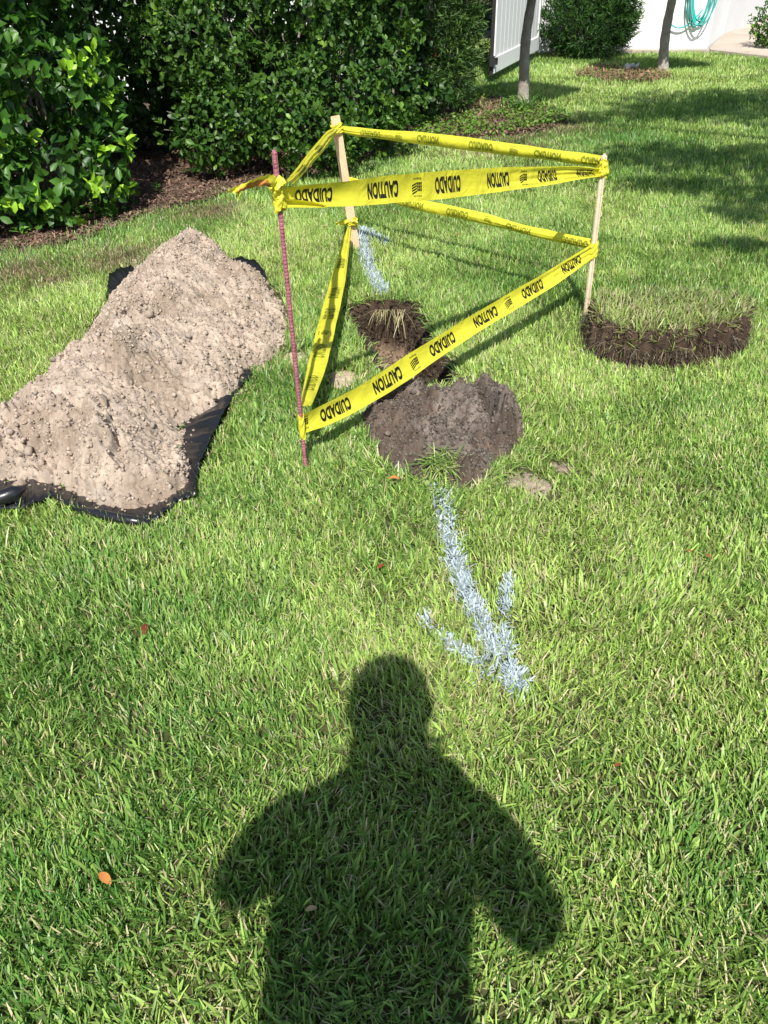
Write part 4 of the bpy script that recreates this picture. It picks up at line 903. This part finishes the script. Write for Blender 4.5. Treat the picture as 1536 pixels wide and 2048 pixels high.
# strappy plant at the tree foot
a = Acc(); c = G(1046, 222); n = 60; p = np.tile(c, (n, 1))+RS.normal(0, .03, (n, 3))*[1, 1, 0]
a.add(*blades(p, RS.uniform(0, 6.3, n), RS.uniform(.2, .8, n), RS.uniform(.10, .2, n), RS.uniform(.010, .018, n), RS.uniform(.5, 1.4, n), lerp((.05, .13, .03), (.13, .26, .05), RS.rand(n)), 4))
tag(link('strappy_plant', a.mesh('strappy_plant'), M_blade, smooth=False), 'small strappy leaved plant at the foot of the nearer trunk', 'plant')

# ------------------------------------------------------------------ trees
def tree(base, top_px, Hf, r0, crown, label, lean=0, seed=0):
    root = empty('young_tree', tuple(base)); tag(root, label, 'tree', 'young trees on the lawn')
    tp = P(*top_px, base[1]); d = tp-base; zt = crown[2]+.1; k = 26; t = np.linspace(-.03, zt/d[2], k)[:, None]; cl = base+d*t
    cl[:, 0] += .012*np.sin(np.linspace(0, 9, k)+seed); rr = r0*np.interp(np.linspace(0, 1, k), [0, .03, .12, 1], [1.5, 1.25, 1.0, .62]); rr = rr*(1+.05*np.sin(np.arange(k)*1.9+seed))
    mb = MB(); mb.tube(cl, rr, 14)
    tips = []
    for i in range(9):
        s = cl[-1-RS.randint(0, 6)]; dd = RS.normal(size=3); dd[2] = abs(dd[2])+.3; dd /= np.linalg.norm(dd); e = s+dd*np.array(crown[3:6])*.8; mb.tube([s, (s+e)/2+RS.normal(0, .03, 3), e], [r0*.4, r0*.25, r0*.08], 6)
    mb.build('trunk', M_bark, root, True)
    E_ = [(cl[-1][0], cl[-1][1]+crown[1], crown[2], crown[3], crown[4], crown[5])]
    a = Acc(); p, nr = blob_points(E_, 12000, .5, seed+30, 0); a.add(*rosettes(p, nr, 5, .045, .55, (.03, .09, .02), (.09, .19, .04))); link('crown', a.mesh('crown'), M_leaf, root, False)
TL, TR_ = G(1042, 207), G(1323, 142)
tree(TL, (1062, 0), 0, .047, (0, -.28, 1.08, .64, .52, .24), 'slim grey trunked tree nearer the hedge, standing left', seed=1)
tree(TR_, (1343, 0), 0, .050, (0, -.35, 1.06, .70, .52, .26), 'slim grey trunked tree in front of the house wall', seed=2)
# large tree beside the lawn on the right, out of the frame: its crown throws the dappled shade
root = empty('shade_tree', (5.6, 1.2, 0)); tag(root, 'large spreading tree right of the lawn throwing dappled shade', 'tree')
mb = MB(); tr = np.array([(5.6, 1.2, -.1), (5.55, 1.2, 1.0), (5.4, 1.3, 2.2), (5.2, 1.4, 3.4)]); mb.tube(tr, [.26, .2, .18, .14], 12)
SE = []
for i, (x_, y_, z_, rx, ry, rz) in enumerate([(2.9, 3.75, 4.5, 1.05, .45, .2), (2.2, 3.2, 4.5, .75, .34, .15), (3.1, 3.0, 4.6, .9, .5, .25), (1.5, 3.0, 4.5, .25, .10, .1), (1.9, 1.72, 4.5, .7, .38, .15), (2.5, 1.5, 4.5, .6, .5, .2), (1.65, 1.15, 4.4, .36, .20, .1), (2.15, .6, 4.5, .36, .6, .15), (1.75, .55, 4.4, .12, .2, .1), (2.5, .3, 4.5, .35, .6, .2), (3.9, 1.2, 4.7, .9, .8, .4), (4.8, 2.6, 4.9, 1.0, .8, .5), (5.8, 1.4, 5.0, 1.0, 1.0, .6), (1.55, .05, 4.4, .16, .05, .06), (2.05, -.35, 4.5, .25, .07, .1)]):
    SE.append((x_, y_, z_, rx, ry, rz)); mb.tube([tr[3]+RS.normal(0, .03, 3), (tr[3]+np.array([x_, y_, z_]))/2+RS.normal(0, .12, 3), (x_, y_, z_-.05)], [.07, .045, .012], 7)
mb.build('trunk', M_bark, root, True)
a = Acc()
for e in SE:
    n = int(30+1050*e[3]*e[4]); d = RS.normal(size=(n, 3)); d /= np.linalg.norm(d, axis=1)[:, None]; p = np.array(e[:3])+d*np.array(e[3:6])*(RS.rand(n, 1)**.5)*1.1; a.add(*rosettes(p, d, 5, .085, .5, (.03, .09, .02), (.09, .19, .04)))
link('crown', a.mesh('crown'), M_leaf, root, False)

# ------------------------------------------------------------------ fence, gate, house
def vertical_panel(a, b, z0, z1, parent, name, m_=M_white, board=.14, th=.022):
    a = np.array(a); b = np.array(b); L = np.linalg.norm(b-a); ex = (b-a)/L; ey = np.array([-ex[1], ex[0]]); mb = MB(); R3 = np.array([[ex[0], ey[0], 0], [ex[1], ey[1], 0], [0, 0, 1]]); n = max(1, int(L/board)); bw = L/n
    for i in range(n):
        c = a+ex*(i+.5)*bw; mb.box((c[0], c[1], (z0+z1)/2), (bw-.008, th, z1-z0), R3)
        c = a+ex*(i)*bw; mb.box((c[0]+ex[0]*.004, c[1]+ex[1]*.004, (z0+z1)/2), (.012, th-.008, z1-z0-.004), R3)
    return mb.build(name, m_, parent)
def bar(a, b, z0, z1, th, parent, name, m_=M_white):
    a = np.array(a); b = np.array(b); L = np.linalg.norm(b-a); ex = (b-a)/L; R3 = np.array([[ex[0], -ex[1], 0], [ex[1], ex[0], 0], [0, 0, 1]]); mb = MB(); c = (a+b)/2; mb.box((c[0], c[1], (z0+z1)/2), (L, th, z1-z0), R3); o = mb.build(name, m_, parent)
    bv = o.modifiers.new('b', 'BEVEL'); bv.width = .004; bv.segments = 2; return o
ga = P(983, 158, 8.75)[:2]; ga = G(983, 168)[:2]; gb = G(1072, 118)[:2]; gz = .09
gt = empty('vinyl_gate', (ga[0], ga[1], 0)); tag(gt, 'open white vinyl gate of vertical boards behind the nearer trunk', 'gate')
ex = (gb-ga)/np.linalg.norm(gb-ga)
vertical_panel(ga+ex*.06, gb-ex*.06, gz+.14, 1.72, gt, 'board_panel')
bar(ga, gb, gz, gz+.14, .045, gt, 'bottom_rail'); bar(ga, gb, 1.72, 1.84, .045, gt, 'top_rail')
bar(ga, ga+ex*.07, gz+.142, 1.718, .043, gt, 'stile'); bar(gb-ex*.07, gb, gz+.142, 1.718, .043, gt, 'stile')
ga2 = ga-ex*.018
for z_ in (.20, .92, 1.6):
    mb = MB(); mb.box((ga[0]-.012, ga[1]-.03, z_), (.05, .05, .085)); mb.box((ga[0]+.02, ga[1]-.034, z_), (.05, .012, .06)); mb.build('hinge', M_dark, gt)
mb = MB(); mb.box((ga[0]-.012, ga[1]-.004, .95), (.034, .03, 1.75)); mb.build('edge_strip', M_dark, gt)
fr = empty('vinyl_fence', (gb[0], gb[1], 0)); tag(fr, 'white vinyl fence from the gate to the house behind the dark shrub', 'fence')
hw0 = G(1250, 103)[:2]; fa = G(1074, 112)[:2]+np.array([.02, .05]); fb = hw0+np.array([-.4, .35])
vertical_panel(fa, fb, .16, 1.72, fr, 'board_panel'); bar(fa, fb, .03, .158, .045, fr, 'bottom_rail'); bar(fa, fb, 1.722, 1.84, .045, fr, 'top_rail')
fl = empty('vinyl_fence', (-3, 7.6, 0)); tag(fl, 'white vinyl fence glimpsed through the leaves behind the hedges', 'fence')
f0, f1 = np.array([-7., 6.9]), np.array([.15, 8.9])
vertical_panel(f0, f1, .16, 1.72, fl, 'board_panel'); bar(f0, f1, .03, .158, .05, fl, 'bottom_rail'); bar(f0, f1, 1.722, 1.84, .05, fl, 'top_rail')
for t in np.linspace(0, 1, 5):
    c = f0*(1-t)+f1*t; mb = MB(); mb.box((c[0], c[1], .96), (.12, .13, 1.94)); mb.box((c[0], c[1], 1.95), (.15, .15, .04)); mb.build('post', M_white, fl)
# house: block wall, corner, recessed wall
hs = empty('house', (4, 11.5, 0)); tag(hs, 'white painted block house with a recessed garage wall at the corner', 'house')
c1 = G(1413, 103)[:2]; h0 = G(1250, 103)[:2]; dx = (c1-h0)/np.linalg.norm(c1-h0); hl = h0-dx*1.3; c2 = G(1447, 73)[:2]; c3 = G(1530, 43)[:2]; d3 = (c3-c2)/np.linalg.norm(c3-c2); c4 = c2+d3*5
def wall(a, b, z0, z1, th, name, m_, courses=True):
    a = np.array(a); b = np.array(b); L = np.linalg.norm(b-a); ex = (b-a)/L; ey = np.array([-ex[1], ex[0]]); mb = MB(); R3 = np.array([[ex[0], ey[0], 0], [ex[1], ey[1], 0], [0, 0, 1]])
    if courses:
        h_ = .2; z = z0; r = 0
        while z < z1-.01:
            hh = min(h_, z1-z); off = 0 if r % 2 else -.2; x_ = off
            while x_ < L:
                xa, xb = max(0, x_), min(L, x_+.4)
                if xb-xa > .02:
                    c = a+ex*(xa+xb)/2+ey*(th/2); mb.box((c[0], c[1], z+hh/2), (xb-xa-.003, th, hh-.004), R3)
                x_ += .4
            z += h_; r += 1
        c = a+ex*L/2+ey*(th/2+.003); mb.box((c[0], c[1], (z0+z1)/2), (L-.004, th, z1-z0-.006), R3)
    else:
        c = a+ex*L/2+ey*(th/2); mb.box((c[0], c[1], (z0+z1)/2), (L, th, z1-z0), R3)
    return mb.build(name, m_, hs)
wall(hl, c1, 0, 2.7, .2, 'front_wall', M_wall); wall(c1+dx*.001+np.array([0, .003]), c2, 0, 2.7, .15, 'side_wall', M_wall, False); wall(c2, c4, 0, 2.7, .15, 'garage_wall', M_wallshade, False)
mb = MB(); ctr = (hl+c4)/2+np.array([0, 2.2]); mb.add([(hl[0]-.5, hl[1]-.5, 2.71), (c1[0]+.4, c1[1]-.5, 2.71), (c4[0]+.5, c4[1]-.5, 2.71), (c4[0]+.5, c4[1]+4, 2.71), (hl[0]-.5, hl[1]+5, 2.71), (ctr[0]-1, ctr[1]+.8, 4.2), (ctr[0]+1, ctr[1]+.8, 4.2)], [(0, 4, 3, 2, 1), (0, 1, 5), (1, 2, 6, 5), (2, 3, 6), (3, 4, 5, 6), (4, 0, 5)]); mb.build('roof', simple('shingles', (.16, .14, .13), .9, .2, 6, .3, .5, 30), hs)
# concrete apron and driveway
def slab_poly(pts, z, name):
    bm = bmesh.new(); vs = [bm.verts.new((p[0], p[1], z)) for p in pts]; f = bm.faces.new(vs)
    if f.normal.z < 0: f.normal_flip()
    r = bmesh.ops.extrude_face_region(bm, geom=[f]); bmesh.ops.translate(bm, vec=(0, 0, -.12), verts=[v for v in r['geom'] if isinstance(v, bmesh.types.BMVert)]); bmesh.ops.recalc_face_normals(bm, faces=bm.faces)
    me = bpy.data.meshes.new(name); bm.to_mesh(me); bm.free(); o = link(name, me, M_conc, None, False); o['kind'] = 'structure'; return o
dn = np.array([dx[1], -dx[0]]); ap = [hl+dn*.16, c1+dn*.16+dx*.02, c1+dx*.02-dn*.02, hl-dn*.02]
slab_poly(ap, .03, 'path'); slab_poly([c1+dx*.03+dn*.14, c1+dx*.03-dn*.02, c2-dn*.02, c4-dn*.02, (9.5, 10.5), G(1540, 120)[:2], G(1470, 112)[:2]], .034, 'driveway')
# garden hose
ho = empty('garden_hose', tuple(np.append(G(1383, 100)[:2], 0))); tag(ho, 'turquoise garden hose coiled on a hanger on the house wall', 'hose')
tx = (G(1384, 103)[:2]-h0)@dx; hp = lambda s, z, o_: np.array([*(h0+dx*(tx+s)+dn*o_), z])
pz = lambda u, v: planeP(u, v)
def planeP(u, v):
    n = np.array([dn[0], dn[1], 0]); d = ray(u, v); q = np.array([h0[0], h0[1], 0]); return C_+d*(n@(q-C_))/(n@d)
zc = planeP(1384, 0)[2]; mb = MB()
zb = [planeP(1376, 52)[2], planeP(1386, 42)[2], planeP(1370, 38)[2], planeP(1390, 50)[2], planeP(1382, 48)[2]]
top_z = zc+.42
for i, (sx, w_, zb_) in enumerate(((-.03, .13, zb[0]), (.02, .12, zb[1]), (-.0, .10, zb[2]), (.03, .14, zb[3]), (.0, .13, zb[4]))):
    t = np.linspace(0, 2*math.pi, 50); hh = (top_z-zb_)/2; mb.tube([hp(sx+w_*math.sin(a_)*(1-.15*math.cos(a_)), zb_+hh-hh*math.cos(a_), .04+.022*i+.01*math.sin(3*a_)) for a_ in t], .0085, 8)
q0 = planeP(1345, 55); s0 = (q0[:2]-h0)@dx-tx; t = np.linspace(0, 1, 20)
mb.tube([hp(s0*1.25+(-s0*1.25+.03)*a_, planeP(1348, 52)[2]+.0+.05*(1-a_)**2-.06*math.sin(a_*math.pi)+(a_**2)*.16, .05) for a_ in t], .0085, 8)
mb.build('coil', M_hose, ho, True)
mb = MB(); 
c = hp(0, top_z-.02, .07); mb.tube([hp(-.1, top_z-.02, .07), hp(0, top_z+.01, .07), hp(.1, top_z-.02, .07)], .03, 10); mb.tube([hp(0, top_z, .0), hp(0, top_z, .09)], .02, 8); mb.build('hanger', M_dark, ho, True)
# little white stone under the far tree
c = G(1265, 130, .05); V_, _, c_, T_ = clods(np.array([c, c+np.array([.05, .01, -.01]), c+np.array([-.05, -.01, -.01])]), np.array([.035, .03, .03]), np.tile([.6, .6, .6], (3, 1)), True)
tag(link('pale_stone', npmesh('pale_stone', V_, None, T_, col=c_), M_soil), 'pale stone lying in the shade left of the farther trunk', 'stone')

# ------------------------------------------------------------------ the photographer (behind the camera, seen by the shadow)
def skin(name, nodes, edges, m_, parent, sub=2):
    me = bpy.data.meshes.new(name); me.from_pydata([n[0] for n in nodes], edges, []); me.update(); o = link(name, me, m_, parent, False)
    sk = o.modifiers.new('skin', 'SKIN'); sk.use_smooth_shade = True
    for i, n in enumerate(nodes):
        r = n[1]; me.skin_vertices[0].data[i].radius = r if isinstance(r, tuple) else (r, r)
    me.skin_vertices[0].data[0].use_root = True
    ss = o.modifiers.new('sub', 'SUBSURF'); ss.levels = sub; ss.render_levels = sub; return o
M_skin = simple('skin', (.45, .27, .19), .5, .4, 20, .06); M_shirt = simple('shirt_cloth', (.08, .11, .20), .9, .2, 60, .12, .2, 300); M_pant = simple('trouser_cloth', (.16, .14, .11), .9, .2, 60, .12, .2, 300); M_hair = simple('hair', (.03, .022, .016), .6, .4, 80, .4, .8, 90); M_shoe = simple('shoe', (.06, .05, .045), .6, .3)
pr = empty('person', (-.05, -.42, 0)); tag(pr, 'person in shirt and trousers holding up a phone with both hands, casting the shadow', 'person')
cx, yb = -.06, -.40
body_n = [((cx-.02, yb, .95), (.11, .10)), ((cx-.02, yb, 1.12), (.10, .09)), ((cx, yb+.005, 1.30), (.13, .10)), ((cx, yb+.01, 1.42), (.10, .085)), ((cx+.006, yb+.03, 1.50), .066), ((cx+.01, yb+.06, 1.60), (.075, .085)), ((cx+.012, yb+.07, 1.68), (.075, .085)),
    ((cx-.155, yb+.01, 1.395), .058), ((cx-.240, yb+.105, 1.165), .036), ((-.10, -.17, 1.16), .036), ((-.052, -.075, 1.165), .026),
    ((cx+.160, yb+.01, 1.395), .058), ((cx+.245, yb+.055, 1.12), .044), ((.10, -.17, 1.15), .036), ((.052, -.075, 1.165), .026),
    ((cx-.09, yb, .86), .088), ((cx-.10, yb+.01, .48), .056), ((cx-.105, yb-.02, .09), .038), ((cx+.09, yb, .86), .088), ((cx+.11, yb+.02, .48), .056), ((cx+.125, yb-.01, .09), .038)]
body_e = [(0, 1), (1, 2), (2, 3), (3, 4), (4, 5), (5, 6), (3, 7), (7, 8), (8, 9), (9, 10), (3, 11), (11, 12), (12, 13), (13, 14), (0, 15), (15, 16), (16, 17), (0, 18), (18, 19), (19, 20)]
skin('body', body_n, body_e, M_skin, pr)
def scale(nodes, k, idx): return [(nodes[i][0], tuple(np.array(nodes[i][1] if isinstance(nodes[i][1], tuple) else (nodes[i][1],)*2)*k+.006)) for i in idx]
rings = [(.84, .150, .125), (.95, .150, .125), (1.10, .150, .118), (1.22, .155, .120), (1.33, .168, .122), (1.40, .160, .112), (1.445, .115, .092), (1.47, .075, .075)]
SV = []; SF = []; nr_ = 28
for i_, (z_, a_, b_) in enumerate(rings):
    for j_ in range(nr_):
        t_ = 2*math.pi*j_/nr_; w_ = 1+.025*math.sin(t_*5+z_*9)*(z_ < 1.35); SV.append((cx-.018*(z_ < 1.3)+a_*w_*math.copysign(abs(math.cos(t_))**.8, math.cos(t_)), yb+.008+b_*w_*math.copysign(abs(math.sin(t_))**.8, math.sin(t_)), z_))
SF = [(i_*nr_+j_, i_*nr_+(j_+1) % nr_, (i_+1)*nr_+(j_+1) % nr_, (i_+1)*nr_+j_) for i_ in range(len(rings)-1) for j_ in range(nr_)]
mb = MB(); mb.add(SV, SF); o = mb.build('shirt', M_shirt, pr, True); ss_ = o.modifiers.new('s', 'SUBSURF'); ss_.levels = ss_.render_levels = 1
for a_, b_ in ((7, 8), (11, 12)):
    q_ = scale(body_n, 1.12, [a_, b_]); q_.insert(0, ((body_n[3][0][0]*.4+q_[0][0][0]*.6, yb+.01, 1.40), (.07, .07))); skin('sleeve', q_, [(0, 1), (1, 2)], M_shirt, pr)
pt_n = scale(body_n, 1.1, [0, 15, 16, 17, 18, 19, 20]); skin('trousers', pt_n, [(0, 1), (1, 2), (2, 3), (0, 4), (4, 5), (5, 6)], M_pant, pr)
hd = np.array([cx+.012, yb+.075, 1.645])
def blobm(name, c, r, m_, parent, rough=0, seed=0):
    V = icoV.copy()*np.array(r); V = V*(1+rough*(RS.rand(len(V), 1)-.5))+np.array(c); o = link(name, npmesh(name, V, None, icoT), m_, parent); s_ = o.modifiers.new('s', 'SUBSURF'); s_.levels = s_.render_levels = 1; return o
blobm('hair', hd+np.array([0, -.018, .032]), (.090, .102, .097), M_hair, pr, .06)
for s in (-1, 1):
    blobm('ear', hd+np.array([s*.078, -.005, -.02]), (.010, .020, .030), M_skin, pr); blobm('eye', hd+np.array([s*.032, .083, -.012]), (.014, .010, .010), simple('eye', (.8, .8, .8), .2), pr)
blobm('nose', hd+np.array([0, .098, -.04]), (.014, .018, .026), M_skin, pr); blobm('mouth', hd+np.array([0, .088, -.078]), (.026, .008, .009), simple('lip', (.35, .12, .10), .5), pr)
for s, sx in ((-1, cx-.105), (1, cx+.125)):
    skin('shoe', [((sx, yb-.05, .045), (.04, .042)), ((sx+s*.008, yb+.04, .04), (.043, .036)), ((sx+s*.02, yb+.14, .032), (.042, .028))], [(0, 1), (1, 2)], M_shoe, pr)
# hands: palm plus five separately bent fingers closing on the phone edges
pc = C_-F_*.016-U_*.045
for s in (-1, 1):
    wr_ = np.array([s*.052, -.075, 1.165]); pal = pc+R_*s*.046-F_*.028-U_*.035; nodes = [(tuple(wr_), (.024, .018)), (tuple((wr_+pal)/2), (.027, .016)), (tuple(pal), (.030, .014))]
    skin('hand', nodes, [(0, 1), (1, 2)], M_skin, pr)
    for i in range(4):
        kn = pal+U_*(.028-.019*i)*1.0; ln = (.95, 1.0, .93, .78)[i]
        ch = [kn+R_*s*.004, kn+R_*s*.012*ln+F_*.026*ln, kn+R_*s*.004+F_*.034*ln+F_*.003, kn-R_*s*.014*ln+F_*.036]
        ch[2] = pc+R_*s*.043+U_*(kn-pc)@U_*0+U_*((kn-pc)@U_)+F_*.002; ch[3] = pc+R_*s*.028+U_*((kn-pc)@U_-.003)-F_*.016 if i < 2 else pc+R_*s*.030+U_*((kn-pc)@U_)-F_*.014
        skin('finger', [(tuple(c_), r_) for c_, r_ in zip(ch, (.0092, .0085, .0078, .0068))], [(0, 1), (1, 2), (2, 3)], M_skin, pr)
    tb = pal-U_*.02-F_*.01; skin('thumb', [(tuple(tb), .012), (tuple(tb-R_*s*.018-F_*.008+U_*.018), .0105), (tuple(pc+R_*s*.022-F_*.020+U_*.0), .0088)], [(0, 1), (1, 2)], M_skin, pr)
R3 = np.stack([R_, U_, -F_], 1)
ph = empty('phone', tuple(pc)); tag(ph, 'black phone held upright in both hands of the photographer', 'phone')
mb = MB(); mb.box(pc, (.074, .152, .008), R3); o = mb.build('phone_body', M_dark, ph); bv = o.modifiers.new('b', 'BEVEL'); bv.width = .003; bv.segments = 3
mb = MB(); mb.box(pc-F_*.0048, (.068, .144, .0012), R3); mb.build('screen', simple('glass', (.01, .01, .012), .08, .6), ph)
